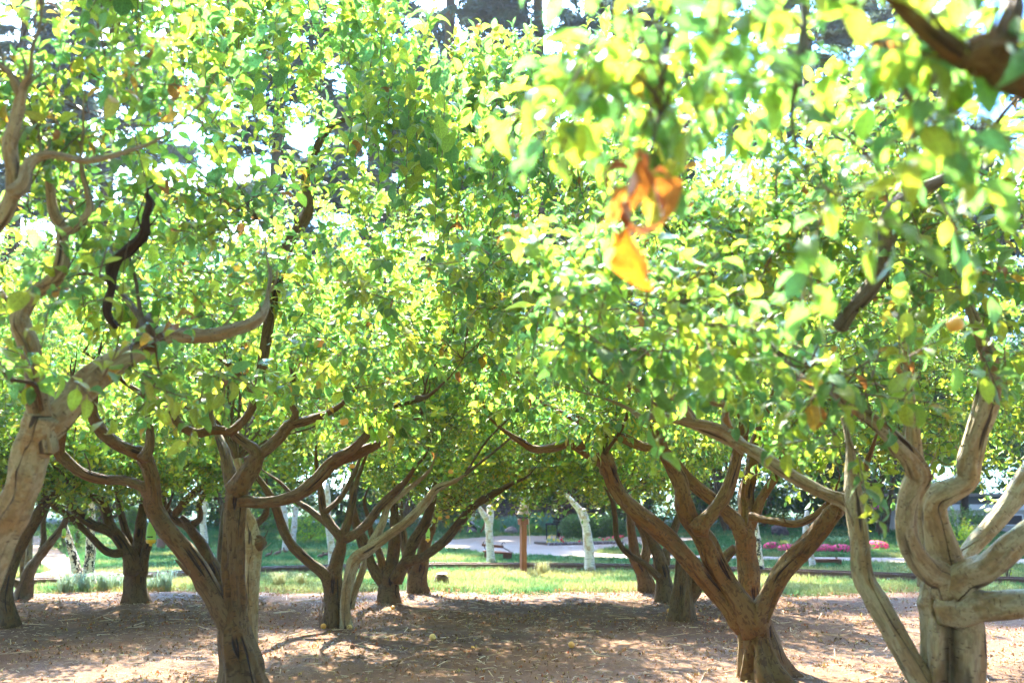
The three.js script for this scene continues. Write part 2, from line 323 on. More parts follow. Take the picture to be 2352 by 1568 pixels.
/* One apple tree. limbs: [name, material, points, options]; crowns: [sx, sy, d, rx, ry, rz, shoots, style, odd]
   near: leaves one by one, the 300 largest as parts of their own. */
function appleTree({ name = 'apple_tree', label, base, limbs, crowns = [], near = false, sd = 1, leaf = 0.1, group = 'apple trees of the orchard', apples = [], branchMat = MAT.barkDark }) {
  seed(sd * 977 + 13);
  const b = base.clone(); b.y = 0;
  const t = thing(name, label, 'apple tree', b, group);
  const rel = (pts) => pts.map((q) => ({ p: q.p.clone().sub(b), r: q.r }));
  const nodes = [];
  limbs.forEach(([kind, mat, pts, o = {}], i) => {
    const e = pts[pts.length - 1];
    if (kind === 'limb' && e.r < 0.075) {      // carry the limb on into the crown, thinner and bending up
      let dv = e.p.clone().sub(pts[pts.length - 2].p).normalize(), p = e.p.clone(), r = e.r;
      for (let k = 0; k < 4; k++) { dv.add(V(gauss() * 0.35, 0.12 + gauss() * 0.25, gauss() * 0.35)).normalize(); p = p.clone().addScaledVector(dv, 0.1 + r * 4); r *= 0.62; pts.push({ p, r: Math.max(r, 0.004) }); }
    }
    const q = rel(pts), d = -pts[0].p.z, step = d < 6 ? 0.03 : d < 10 ? 0.045 : 0.07;
    part(t, kind, limbGeo(q, { step, seg: d < 6 ? 48 : d < 10.5 ? 36 : 12, sd: sd * 3.1 + i * 1.7, flare: kind === 'trunk' ? 0.32 : 0.25, ridge: kind === 'trunk' ? 0.5 : 0, roots: kind === 'trunk' ? 0.28 : 0, clefts: d < 10.5 && kind !== 'stub' ? (mat === MAT.barkPale ? 1 : 2) : 0, rough: 0.14, taperEnd: kind === 'trunk' ? 1 : 0.7, crook: kind === 'trunk' ? 0.25 : 0.4, ...o }), mat, o.label);
    const c = new THREE.CatmullRomCurve3(pts.map((x) => x.p));
    if (d < 10.5 && kind !== 'stub') { const L = c.getLength(); for (let k = 0; k < Math.min(9, L * 4); k++) { const u = rr(0.25, 1), p = c.getPoint(u).sub(b), tg = c.getTangent(u), x = u * (pts.length - 1), ii = Math.min(pts.length - 2, Math.floor(x)), r0 = lerp(pts[ii].r, pts[ii + 1].r, x - ii), dir = V(gauss(), gauss() * 0.6 + 0.7, gauss()).addScaledVector(tg, 0.5).normalize(), l = rr(0.03, 0.13) + r0, r1 = rr(0.003, 0.006); part(t, 'spur', limbGeo([{ p, r: r1 * 1.6 }, { p: p.clone().addScaledVector(dir, l * 0.6), r: r1 }, { p: p.clone().addScaledVector(dir, l).add(V(gauss() * 0.03, 0.02, gauss() * 0.03)), r: r1 * 0.6 }], { step: 0.03, seg: 6, sd: k, crook: 1 }), mat); } }
    for (let k = 3; k <= 8; k++) nodes.push({ p: c.getPoint(k / 8), r: pts[pts.length - 1].r, tip: k === 8 });
  });
  const leaves = [], shoots = [], stems = [];
  const twigs = [];
  for (const [sx, sy, d, rx, ry, rz, n0, style = 'mix', odd = 0.03] of crowns) {
    const n = Math.round(n0 * (near ? 2.1 : 2.7));
    const c = at(sx, sy, d), sites = [];
    const nb = Math.max(3, Math.round(n / (near ? 16 : 24)));
    for (let i = 0; i < nb; i++) {          // branches that carry the crown
      const e = c.clone().add(V(rr(-1, 1) * rx * 0.9, rr(-1, 1) * ry * 0.9, rr(-1, 1) * rz * 0.9));
      let best = null, bd = 1e9; for (const q of nodes) { const dd = q.p.distanceTo(e) * (q.tip ? 0.8 : 1) + rnd() * 0.3; if (dd < bd) { bd = dd; best = q; } }
      if (!best || bd > 4) continue;
      const m1 = best.p.clone().lerp(e, 0.4).add(V(gauss(), gauss() * 0.6 + 0.25, gauss()).multiplyScalar(0.12 * bd)), m2 = best.p.clone().lerp(e, 0.75).add(V(gauss(), gauss(), gauss()).multiplyScalar(0.10 * bd));
      const r0 = Math.min(best.r * 0.8, 0.007 + 0.008 * bd);
      const pts = [{ p: best.p, r: r0 }, { p: m1, r: r0 * 0.75 }, { p: m2, r: r0 * 0.5 }, { p: e, r: 0.003 }];
      twigs.push(limbGeo(rel(pts), { step: near ? 0.06 : 0.14, seg: near ? 7 : 5, rough: 0.08, crook: 2, sd: sd + i * 0.7, uvw: 0.25 }));
      const cv = new THREE.CatmullRomCurve3(pts.map((q) => q.p)); for (let k = 4; k <= 10; k++) sites.push(cv.getPoint(k / 10));
    }
    for (let i = 0; i < n; i++) {
      let o, s;
      if (sites.length && rnd() < (style === 'up' ? 0.25 : 0.5)) { o = pick(sites).clone().add(V(gauss() * 0.08, gauss() * 0.06, gauss() * 0.08)); } else {
        do { s = V(rr(-1, 1), rr(-1, 1), rr(-1, 1)); } while (s.length() > 1); o = c.clone().add(V(s.x * rx, s.y * ry, s.z * rz));
      }
      if (noise(o.x * 1.3, o.y * 1.6, o.z * 1.3) < -0.22 && rnd() < 0.75) continue;
      const out = o.clone().sub(c); out.set(out.x / rx, out.y / ry, out.z / rz);
      const dir = style === 'up' ? V(gauss() * 0.3, 1.2, gauss() * 0.3) : out.multiplyScalar(0.6).add(V(gauss() * 0.7, gauss() * 0.5 + 0.2, gauss() * 0.7));
      if (style === 'hang') dir.y -= 0.8;
      if (dir.lengthSq() < 0.01) dir.set(0.2, 1, 0.1);
      dir.normalize();
      const len = style === 'up' ? rr(0.4, 0.85) : near ? rr(0.13, 0.36) : rr(0.22, 0.5);
      if (o.distanceTo(camera.position) < 1.35) continue;
      if (near) { const k = leaves.length; shootLeaves(o, dir, len, leaf * (style === 'up' ? 1.3 : 1), leaves, style === 'up' ? 0.85 : 1.35, style === 'up' ? 0.62 : 1); const od = odd; for (let q = k; q < leaves.length; q++) leaves[q].odd = od; stems.push({ o, dir, len }); } else shoots.push({ o, dir, len, odd });
    }
  }
  if (twigs.length) { if (near && twigs.length < 250) twigs.forEach((g) => part(t, 'branch', g, branchMat)); else part(t, 'branches', mergeGeometries(twigs), branchMat).userData.kind = 'stuff'; }
  const T = new THREE.Matrix4().makeTranslation(-b.x, -b.y, -b.z);
  if (near && leaves.length) {
    leaves.forEach((l) => { const z = inView(l.p); l.rank = z ? 1 / z : 0; });
    leaves.sort((x, y) => y.rank - x.rank);
    const rest = LEAVES.map(() => ({ m: [], c: [] }));
    leaves.forEach((l, i) => {
      l.m.premultiply(T);
      const v = Math.floor(rnd() * LEAVES.length);
      if (i < MAXLEAF && l.rank > 0) {
        const mm = rnd() < l.odd ? leafMats[TONES.length + Math.floor(rnd() * ODD.length)] : leafMats[Math.floor(rnd() * TONES.length)];
        const o = part(t, 'leaf', LEAVES[v], mm); o.matrix.copy(l.m); o.matrix.decompose(o.position, o.quaternion, o.scale);
      } else { rest[v].m.push(l.m); rest[v].c.push(toneColor(l.odd)); }
    });
    const f = new THREE.Group(); f.name = numbered('foliage'); f.userData.kind = 'stuff'; t.add(f);
    rest.forEach((r, k) => r.m.length && instanced(f, 'leaves', LEAVES[k], foliageMat, r.m, r.c));
    const q = new THREE.Quaternion(), sm = stems.map(({ o, dir, len }) => new THREE.Matrix4().compose(o.clone().sub(b), q.setFromUnitVectors(UP, dir), V(0.0035, len, 0.0035)));
    instanced(t, 'twigs', stemGeo, MAT.twig, sm);
  } else if (shoots.length) {
    const f = new THREE.Group(); f.name = numbered('foliage'); f.userData.kind = 'stuff'; t.add(f);
    const rest = SPRAYS.map(() => ({ m: [], c: [] })), q = new THREE.Quaternion(), q2 = new THREE.Quaternion();
    for (const s of shoots) {
      const v = Math.floor(rnd() * SPRAYS.length), k = s.len / 0.42 * 0.5 + 0.6; q.setFromUnitVectors(UP, s.dir).multiply(q2.setFromAxisAngle(UP, rnd() * 6.28));
      rest[v].m.push(new THREE.Matrix4().compose(s.o.clone().sub(b), q, V(1, 1, 1).multiplyScalar(k)));
      const w = rr(0.9, 1.4); rest[v].c.push(rnd() < s.odd ? new THREE.Color().setRGB(1.7, 1.15, 0.8) : new THREE.Color().setRGB(w * rr(0.9, 1.15), w, w * rr(0.85, 1.1)));
    }
    rest.forEach((r, k) => r.m.length && instanced(f, 'leaves', SPRAYS[k], sprayMat, r.m, r.c));
  }
  for (const [sx, sy, d, col, size = 0.032] of apples) { const m = part(t, 'apple', APPLE, col === 'green' ? MAT.appleGreen : MAT.appleGold); m.position.copy(at(sx, sy, d).sub(b)); m.scale.setScalar(size); m.rotation.set(rr(-0.3, 0.3), rnd() * 6, rr(-0.3, 0.3)); }
  return t;
}
// apple of radius 1 with a dimple and a stalk
const APPLE = (() => {
  const pts = []; for (let i = 0; i <= 16; i++) { const a = i / 16 * Math.PI, s = Math.sin(a), c = -Math.cos(a); pts.push(new THREE.Vector2(s * (1 - 0.08 * (1 - c) * 0.5) + 1e-4, c * 0.88 - 0.18 * Math.pow(Math.max(0, Math.abs(c) - 0.75) * 4, 2) * Math.sign(c))); }
  const g = new THREE.LatheGeometry(pts, 18), s = new THREE.CylinderGeometry(0.05, 0.07, 0.5, 6); s.translate(0.03, 0.85, 0); return mergeGeometries([g, s]);
})();
MAT.appleGold = std({ color: new THREE.Color().setRGB(0.72, 0.38, 0.06), roughness: 0.45 });
MAT.appleGreen = std({ color: new THREE.Color().setRGB(0.42, 0.5, 0.14), roughness: 0.45 });
MAT.appleFallen = std({ map: dataTex(128, 128, (u, v) => { const n = noise(u * 6, v * 6, 9) * 0.5 + 0.5; return mixc([0.86, 0.74, 0.42], [0.5, 0.3, 0.14], sstep(0.55, 0.8, n)); }), roughness: 0.6 });

// ---------------------------------------------------------------- ground, lawn, paths
{
  const g = new THREE.PlaneGeometry(700, 700); g.rotateX(-Math.PI / 2);
  const u = g.attributes.uv; for (let i = 0; i < u.count; i++) u.setXY(i, u.getX(i) * 230, u.getY(i) * 230);
  structure('lawn', g, MAT.lawn);
}
const mulchEdge = (x) => 15.9 + 0.02 * x + noise(x * 0.5, 3, 1) * 0.9 + noise(x * 2.2, 5, 1) * 0.35;
const mulchHeight = (x, z) => 0.03 * noise(x * 1.1, z * 1.1, 2) + 0.016 * noise(x * 4, z * 4, 4) + 0.008 * noise(x * 11, z * 11, 8);
{
  const nx = 330, nz = 260, pos = [], uv = [], col = [], idx = [];
  for (let j = 0; j <= nz; j++) for (let i = 0; i <= nx; i++) {
    const x = lerp(-24, 24, i / nx), e = mulchEdge(x), z = lerp(5, -e, Math.pow(j / nz, 0.8)), k = sstep(0, 0.9, e + z);
    pos.push(x, 0.006 + (0.04 + mulchHeight(x, z)) * k, z); uv.push(x / 2.4, z / 2.4);
    const a = 0.5 + noise(x * 0.6, z * 0.6, 12) * 0.5 + noise(x * 2.1, z * 2.1, 15) * 0.35; const c = mixc([0.74, 0.66, 0.60], [1.12, 1.06, 0.98], sstep(0.2, 0.8, a)); col.push(...c);
    if (i < nx && j < nz) { const o = j * (nx + 1) + i; idx.push(o, o + 1, o + nx + 1, o + 1, o + nx + 2, o + nx + 1); }
  }
  const g = new THREE.BufferGeometry();
  g.setAttribute('position', new THREE.Float32BufferAttribute(pos, 3)); g.setAttribute('uv', new THREE.Float32BufferAttribute(uv, 2)); g.setAttribute('color', new THREE.Float32BufferAttribute(col, 3)); g.setIndex(idx); g.computeVertexNormals();
  structure('mulch_ground', g, MAT.mulch);
}
function sheet(name, pts, y, mat, tile) {
  const s = new THREE.Shape(); const q = pts.map(([a, b]) => gnd(a, b)); q.forEach((p, i) => i ? s.lineTo(p.x, -p.z) : s.moveTo(p.x, -p.z));
  const g = new THREE.ShapeGeometry(s); g.rotateX(-Math.PI / 2); g.translate(0, y, 0);
  const u = g.attributes.uv; for (let i = 0; i < u.count; i++) u.setXY(i, u.getX(i) / tile, u.getY(i) / tile);
  structure(name, g, mat); return q;
}
const plazaPts = [[992, 1256], [1013, 1258], [1051, 1266], [1109, 1273], [1191, 1278], [1324, 1284], [1422, 1286], [1800, 1291], [2352, 1302], [2700, 1308], [2700, 1288], [2352, 1284], [1800, 1279], [1560, 1275], [1422, 1273], [1365, 1270], [1422, 1256], [1560, 1247], [1620, 1236], [1295, 1231], [1148, 1231], [1050, 1239], [1001, 1242]];
const plaza = sheet('paved_path', plazaPts, 0.008, MAT.concrete, 4);
const dirtPts = [[30, 1230], [118, 1231], [112, 1245], [128, 1258], [160, 1280], [178, 1305], [240, 1311], [200, 1318], [150, 1325], [70, 1334], [50, 1325], [110, 1312], [85, 1300], [60, 1270]];
const dirt = sheet('dirt_path', dirtPts, 0.01, MAT.path, 3);
const inside = (poly, x, z) => { let c = false; for (let i = 0, j = poly.length - 1; i < poly.length; j = i++) { const a = poly[i], b = poly[j]; if ((a.z > z) !== (b.z > z) && x < (b.x - a.x) * (z - a.z) / (b.z - a.z) + a.x) c = !c; } return c; };

// grass: tufts of narrow bent blades
function tuftGeo(n, h, spread, sd) {
  seed(sd); const pos = [], idx = [];
  for (let i = 0; i < n; i++) {
    const a = rnd() * 6.28, r = Math.sqrt(rnd()) * spread, x = Math.cos(a) * r, z = Math.sin(a) * r, b = rnd() * 6.28, L = h * rr(0.5, 1.15), lean = rr(0.2, 0.9) * L, w = 0.0035 * rr(0.7, 1.4) * (h > 0.2 ? 1.1 : 1), o = pos.length / 3, px = Math.cos(b + 1.57) * w, pz = Math.sin(b + 1.57) * w;
    const mx = x + Math.cos(b) * lean * 0.35, mz = z + Math.sin(b) * lean * 0.35, tx = x + Math.cos(b) * lean, tz = z + Math.sin(b) * lean;
    pos.push(x - px, -0.01, z - pz, x + px, -0.01, z + pz, mx + px, L * 0.62, mz + pz, mx - px, L * 0.62, mz - pz, tx, L * (h > 0.2 ? 0.6 : 0.92), tz);
    idx.push(o, o + 1, o + 2, o, o + 2, o + 3, o + 3, o + 2, o + 4);
  }
  const g = new THREE.BufferGeometry(); g.setAttribute('position', new THREE.Float32BufferAttribute(pos, 3)); g.setIndex(idx); g.computeVertexNormals(); return g;
}
const trackPts = [[-500, 1372], [130, 1345], [600, 1319], [1000, 1309], [1450, 1312], [1700, 1320], [2100, 1336], [2500, 1351]];
const trackLine = new THREE.CatmullRomCurve3(trackPts.map(([x, y]) => gnd(x, y))), trackSamples = trackLine.getSpacedPoints(140);
const trackDist = (x, z) => { let m = 9; for (const p of trackSamples) { const d = Math.hypot(p.x - x, p.z - z); if (d < m) m = d; } return m; };
const grassMat = new THREE.MeshPhysicalMaterial({ roughness: 0.95, transmission: 0.4, thickness: 0, side: THREE.DoubleSide, specularIntensity: 0.3 });
{
  seed(808);
  const ms = [], cs = [], q = new THREE.Quaternion();
  const put = (x, z, s, k) => {
    if (inside(plaza, x, z) || inside(dirt, x, z)) return;
    const td = trackDist(x, z); if (td < 0.3 || (td < 0.9 && rnd() < 0.35)) return;
    const dry = clamp(0.5 + noise(x * 0.5, z * 0.7, 20) * 1.1 + noise(x * 2.1, z * 2.6, 22) * 0.6 + k, 0, 1), w = rr(0.6, 1.1);
    const c = mixc([0.07, 0.22, 0.07], [0.46, 0.44, 0.15], dry);
    ms.push(new THREE.Matrix4().compose(V(x, 0, z), q.setFromAxisAngle(UP, rnd() * 6.28), V(s, s * rr(0.7, 1.4), s))); cs.push(new THREE.Color().setRGB(c[0] * w, c[1] * w, c[2] * w));
  };
  for (let i = 0; i < 52000; i++) { const z = -rr(14.8, 27), x = z * rr(-0.62, 0.62); if (-z < mulchEdge(x) - 0.15 + rnd() * 0.5) continue; put(x, z, rr(0.8, 1.3), -z < 20.5 ? 0.08 : -0.35); }
  for (let i = 0; i < 26000; i++) { const z = -rr(26, 48), x = z * rr(-0.62, 0.62); put(x, z, rr(0.8, 1.4), -0.6); }
  const m = instanced(scene, 'grass', tuftGeo(14, 0.085, 0.08, 5), grassMat, ms, cs);
  m.userData.label = 'short green and straw coloured grass of the lawn'; m.userData.category = 'grass';
}
{
  const g = tuftGeo(170, 0.42, 0.10, 9);
  const spots = [[150, 1362, 1.1, 'blue green grass tussock under the leaning grey tree at far left'], [195, 1358, 1.0, 'blue green grass tussock in front of the two leaning birch trunks'], [238, 1356, 1.05, 'blue green grass tussock left of the dark many limbed tree'], [268, 1352, 0.8, 'small blue green grass tussock close left of the dark tree trunk'], [376, 1357, 1.15, 'round grass tussock right of the dark many limbed tree'], [345, 1358, 0.7, 'low grass tussock against the right side of the dark trunk'], [640, 1350, 0.9, 'green gold grass tussock at the mulch edge behind the knobbed pale trunk'], [690, 1348, 0.8, 'straw coloured grass tussock left of the forked middle trunk'], [1245, 1322, 0.9, 'dry gold grass tussock right of the bell post']];
  spots.forEach(([x, y, s, label], i) => { const m = new THREE.MeshPhysicalMaterial({ roughness: 0.95, transmission: 0.35, thickness: 0, side: THREE.DoubleSide, specularIntensity: 0.3, color: new THREE.Color().setRGB(...(i < 6 ? [0.27, 0.37, 0.25] : [0.5, 0.47, 0.2])) }); const o = part(scene, 'grass_tussock', g, m); o.position.copy(gnd(x, y)); o.scale.setScalar(s); o.rotation.y = i * 1.3; tag(o, label, 'grass', 'grass tussocks along the mulch edge'); });
}
// litter on the mulch
{
  seed(4242);
  const lm = [], lc = [], sm = [], sc = [], q = new THREE.Quaternion(), e = new THREE.Euler();
  const cols = [[0.50, 0.24, 0.09], [0.36, 0.19, 0.09], [0.58, 0.36, 0.15], [0.22, 0.13, 0.07], [0.62, 0.46, 0.16], [0.45, 0.33, 0.2], [0.55, 0.18, 0.07]];
  for (let i = 0; i < 26000; i++) {
    const z = -Math.sqrt(rr(6.5 * 6.5, 16.4 * 16.4)), x = z * rr(-0.58, 0.58); if (-z > mulchEdge(x) + 0.25) continue;
    if (noise(x * 0.9, z * 0.9, 40) + noise(x * 3, z * 3, 44) * 0.6 + rnd() * 0.6 < 0.25) continue;
    const s = rnd() < 0.3 ? rr(0.03, 0.06) : rr(0.012, 0.03); lm.push(new THREE.Matrix4().compose(V(x, 0.055 + mulchHeight(x, z), z), q.setFromEuler(e.set(-1.57 + gauss() * 0.5, gauss() * 0.5, rnd() * 6.28)), V(s, s, s)));
    const c = pick(cols), w = rr(0.7, 1.2); lc.push(new THREE.Color().setRGB(c[0] * w, c[1] * w, c[2] * w));
  }
  for (let i = 0; i < 12000; i++) {
    const z = -Math.sqrt(rr(6.5 * 6.5, 15.8 * 15.8)), x = z * rr(-0.58, 0.58); if (-z > mulchEdge(x)) continue;
    sm.push(new THREE.Matrix4().compose(V(x, 0.054 + mulchHeight(x, z), z), q.setFromEuler(e.set(gauss() * 0.16, rnd() * 6.28, gauss() * 0.16)), rnd() < 0.03 ? V(rr(0.12, 0.38), 0.006, 0.006) : V(rr(0.02, 0.08), rr(0.8, 1.8) * 0.0016, 0.0026)));
    const c = pick([[0.62, 0.47, 0.28], [0.5, 0.36, 0.21], [0.72, 0.58, 0.38], [0.3, 0.2, 0.12]]), w = rr(0.8, 1.15); sc.push(new THREE.Color().setRGB(c[0] * w, c[1] * w, c[2] * w));
  }
  const dead = leafMaterial([1, 1, 1], 0.2, 0.1);
  const a = instanced(scene, 'leaf_litter', leafGeo(5, 0.9, 1.5, 0.5, 0.3, 0.34), dead, lm, lc); tag(a, 'brown and orange fallen leaves strewn over the mulch', 'leaf litter');
  const b = instanced(scene, 'straw', new THREE.BoxGeometry(1, 1, 1), std({}), sm, sc); tag(b, 'pale straw and twig bits lying on the mulch', 'straw');
  const ap = [[993, 1484, 0.038, 'pale bitten apple lying alone on the bare mulch in the middle'], [1313, 1497, 0.036, 'yellow fallen apple lying alone right of the middle of the mulch'], [802, 1452, 0.032, 'pale fallen apple at the foot of the forked middle trunk'], [1102, 1516, 0.022, 'small brown windfall between the two pale apples on the mulch'], [809, 1500, 0.026, 'dark rotten windfall in front of the forked middle trunk'], [1537, 1413, 0.03, 'yellow windfall beside the leaning hollow stump'], [1267, 1598, 0.03, 'yellow windfall at the bottom edge of the mulch'], [2046, 1496, 0.03, 'orange windfall between the two big right hand trunks'], [902, 1406, 0.03, 'small yellow windfall right below the dark ridged trunk'], [742, 1452, 0.034, 'grey white windfall beside the dead stalks left of the forked trunk']];
  const dk = std({ color: new THREE.Color().setRGB(0.12, 0.06, 0.035) });
  ap.forEach(([x, y, r, label], i) => { const m = part(scene, 'fallen_apple', APPLE, i === 4 || i === 3 ? dk : i === 1 || i > 4 ? MAT.appleGold : MAT.appleFallen); m.scale.setScalar(r); m.position.copy(gnd(x, y)); m.position.y = 0.045 + mulchHeight(m.position.x, m.position.z) + r * 0.85; m.rotation.set(rr(-1.4, 1.4), rnd() * 6, rr(-1.4, 1.4)); tag(m, label, 'apple', 'windfall apples on the mulch'); });
}
// ---------------------------------------------------------------- the orchard
const T = trace, M = MAT;
appleTree({ label: 'thick pale trunk leaning in from the left edge with a big limb reaching right', sd: 1, near: true, base: at(-200, 2070, 4.2), leaf: 0.105,
  limbs: [
    ['trunk', M.barkPale, T('A', 4.3, 4.2, '-420,2660,250;-300,2000,195;-180,1400,178;-60,1000,170;40,780,168;110,600,168;165,400,165;205,270,172'), { ridge: 0.3 }],
    ['limb', M.barkPale, T('W', 4.2, 4.6, '190,1740,150;300,1600,190;430,1470,200;560,1350,195;670,1260,182;880,1115,150;1080,1015,105;1250,1020,92;1400,1010,90;1560,965,86;1680,910,80;1735,840,48;1745,770,30')],
    ['limb', M.barkPale, T('W', 4.2, 4.05, '300,1780,110;270,1620,140;240,1470,140;220,1200,120;190,1050,135;150,950,130;140,860,110;230,740,90;350,650,95;400,540,92;405,400,74;400,310,76;350,220,70;330,90,60')],
    ['limb', M.barkPale, T('W', 4.05, 4.0, '400,340,50;470,320,58;545,270,60;585,200,58;575,120,40')],
    ['limb', M.barkPale, T('U', 3.6, 3.3, '-260,1800,140;-120,1560,125;20,1400,110;85,1250,95;90,1120,88;60,960,90;95,800,85;130,650,72;150,560,50;195,480,34;205,340,22')],
    ['limb', M.barkPale, T('U', 3.45, 3.5, '80,1260,80;150,1200,85;180,1090,80;240,1030,65;340,1010,50;560,1050,42;820,990,28')],
    ['limb', M.barkPale, T('U', 3.4, 3.3, '125,600,55;90,530,50;20,440,40;-60,380,30')],
    ['stub', M.barkTan, T('W', 4.36, 4.3, '1000,1080,130;970,1010,125;945,950,110;925,915,95'), { label: 'sawn off branch stub with a dark ring' }],
    ['dead_limb', M.barkBlack, T('W', 4.25, 3.9, '760,960,44;700,880,46;700,790,58;724,700,50;716,580,74;760,500,64;820,455,84;890,400,58;935,330,62;945,230,40;972,150,58;958,90,30;962,50,12'), { label: 'blackened dead branch', rough: 0.32, knot: 2, flare: 0 }],
  ],
  crowns: [[230, 520, 4.9, 0.85, 0.5, 0.6, 62, 'mix', 0.06], [150, 200, 4.3, 0.75, 0.5, 0.7, 56, 'mix', 0.12], [330, 140, 4.6, 0.5, 0.5, 0.5, 24, 'up'], [430, 680, 5.0, 0.5, 0.12, 0.25, 24], [420, 870, 4.4, 0.2, 0.05, 0.15, 6, 'hang'], [150, 840, 3.7, 0.22, 0.08, 0.2, 9], [60, 640, 3.7, 0.25, 0.15, 0.25, 9], [-350, 350, 4.3, 0.8, 0.8, 1, 60]] });

appleTree({ label: 'crooked two limbed apple tree rising from the bottom edge left of the middle', sd: 2, near: true, base: at(550, 1640, 7.5), leaf: 0.122,
  limbs: [
    ['trunk', M.barkTan, T('A', 7.5, 7.5, '1180,1722,190;1172,1560,165;1160,1400,142;1140,1270,120;1132,1120,102;1130,1000,98;1135,800,96;1145,690,100;1150,620,90'), { ridge: 0.7 }],
    ['limb', M.barkTan, T('A', 7.5, 7.1, '1140,1330,100;1085,1230,90;1000,1080,92;900,930,92;800,820,92;745,720,86;735,620,72;715,520,64;690,465,76;640,445,62;560,405,60;490,345,60;450,260,50;455,160,36')],
    ['limb', M.barkTan, T('A', 7.2, 7.2, '695,480,56;722,425,42;725,350,38;715,250,30;720,180,22')],
    ['limb', M.barkTan, T('A', 7.35, 7.0, '725,650,60;690,615,48;600,585,46;500,580,46;400,550,46;325,495,50;285,450,55;300,380,40;308,310,30')],
    ['limb', M.barkTan, T('A', 7.5, 7.4, '1140,640,94;1175,590,88;1230,510,78;1248,450,62;1180,395,48;1110,348,42;1030,340,46;950,355,42;870,312,40;830,262,36;735,195,34')],
    ['limb', M.barkTan, T('A', 7.4, 7.3, '1110,352,40;1150,325,40;1190,280,40;1225,205,42;1212,125,38;1160,65,32')],
    ['limb', M.barkTan, T('B', 7.5, 7.0, '-15,692,50;20,687,58;150,690,52;280,650,58;380,570,66;460,490,60;560,458,56;640,420,42;720,388,30;820,300,26;880,262,20;892,200,15')],
    ['limb', M.barkTan, T('B', 7.2, 6.9, '470,480,52;560,420,42;640,335,36;720,235,30;850,192,36;905,178,20')],
    ['limb', M.barkTan, T('B', 7.5, 7.5, '40,500,60;100,455,54;180,390,56;240,312,52;300,298,46')],
    ['limb', M.barkTan, T('B', 7.5, 7.4, '245,320,36;268,250,30;220,190,30;258,100,28;250,20,24')],
    ['limb', M.barkTan, T('A', 7.6, 7.8, '1128,620,60;1105,520,56;1090,440,48;1070,390,40')],
    ['limb', M.barkTan, T('U', 7.2, 7.2, '1690,2560,60;1720,2300,66;1800,1900,70;1870,1620,74;1960,1460,78;2010,1350,62;1985,1180,54;2050,1000,52;2110,880,46;2190,800,40;2400,740,30;2500,560,18')],
    ['stub', M.barkTan, T('A', 7.2, 7.1, '915,1035,20;885,1012,14;868,985,13;850,970,8'), { knot: 0 }],
  ],
  crowns: [[720, 560, 7.2, 1.25, 0.85, 1.1, 105], [720, 200, 7.2, 1.3, 0.6, 0.9, 50, 'up', 0.01], [480, 130, 7.6, 0.6, 0.5, 0.8, 24, 'up', 0.01], [960, 420, 6.4, 0.55, 0.55, 0.6, 26, 'up', 0.01], [980, 690, 6.2, 0.8, 0.35, 0.8, 70], [430, 640, 7.4, 0.9, 0.6, 1.0, 80], [640, 870, 6.6, 0.8, 0.22, 0.7, 45], [430, 900, 7.4, 0.7, 0.25, 0.6, 26]],
  apples: [[790, 968, 6.9, 'gold'], [560, 850, 6.4, 'gold'], [733, 788, 6.0, 'gold']] });

appleTree({ label: 'pale sawn trunk with a rounded knob standing just behind the crooked left tree', sd: 3, base: at(572, 1545, 9.0),
  limbs: [['trunk', M.barkPale, T('A', 9, 9, '1205,1535,70;1208,1270,74;1215,1100,80;1222,950,86;1226,880,92;1205,780,62;1188,720,44;1180,600,40;1150,480,36'), { ridge: 0.2 }], ['knob', M.barkTan, T('A', 9, 8.95, '1225,900,70;1255,885,62;1275,878,46')]],
  crowns: [[560, 800, 9.2, 1.0, 0.7, 0.9, 90], [430, 800, 10.6, 1.2, 0.5, 0.9, 110]] });

appleTree({ label: 'golden apple tree right of the middle with three wide crooked limbs', sd: 4, near: true, base: at(1762, 1575, 8.7), leaf: 0.115,
  limbs: [
    ['trunk', M.barkGoldLit, T('D', 8.72, 8.76, '112,1585,215;85,1460,170;62,1350,150;48,1270,135'), { ridge: 0.5 }],
    ['limb', M.barkGoldLit, T('D', 8.7, 8.2, '50,1300,100;80,1230,88;130,1130,90;200,1020,95;290,920,96;370,820,90;440,735,82;470,690,60')],
    ['limb', M.barkGoldLit, T('C', 8.7, 8.4, '1345,1310,120;1280,1200,112;1200,1080,105;1130,960,102;1080,860,98;1020,770,88;985,680,82;975,600,76;940,520,70;900,450,60;870,380,52;845,320,42;830,250,26')],
    ['limb', M.barkGoldLit, T('C', 8.45, 8.3, '1060,830,80;1085,790,70;1130,740,62;1190,650,60;1230,540,58;1255,430,58;1280,320,52;1268,250,42;1205,175,34;1200,100,20')],
    ['limb', M.barkGoldLit, T('C', 8.75, 8.0, '1275,1290,80;1220,1225,72;1130,1110,74;1030,990,86;930,880,86;830,790,86;730,710,76;660,610,70;620,510,66;540,460,66;430,400,56;350,428,42;260,430,36;190,390,30;100,330,16')],
    ['stub', M.barkGoldLit, T('C', 8.4, 8.3, '625,540,70;612,480,66;608,455,60')],
  ],
  crowns: [[1500, 640, 8.0, 1.3, 0.75, 1.2, 170, 'mix', 0.05], [1280, 780, 7.4, 0.8, 0.35, 0.7, 65], [1650, 880, 8.0, 1.0, 0.25, 0.9, 75], [1300, 400, 8.0, 0.95, 0.7, 0.9, 100, 'up'], [1130, 330, 8.4, 0.5, 0.5, 0.6, 40, 'up'], [1100, 560, 8.0, 0.5, 0.5, 0.6, 50], [1230, 900, 7.9, 0.5, 0.25, 0.5, 34], [1750, 560, 8.3, 1, 0.9, 1, 90], [1350, 960, 8.0, 0.8, 0.12, 0.6, 30]],
  apples: [[1190, 642, 7.0, 'green', 0.036], [1845, 690, 7.8, 'gold']] });

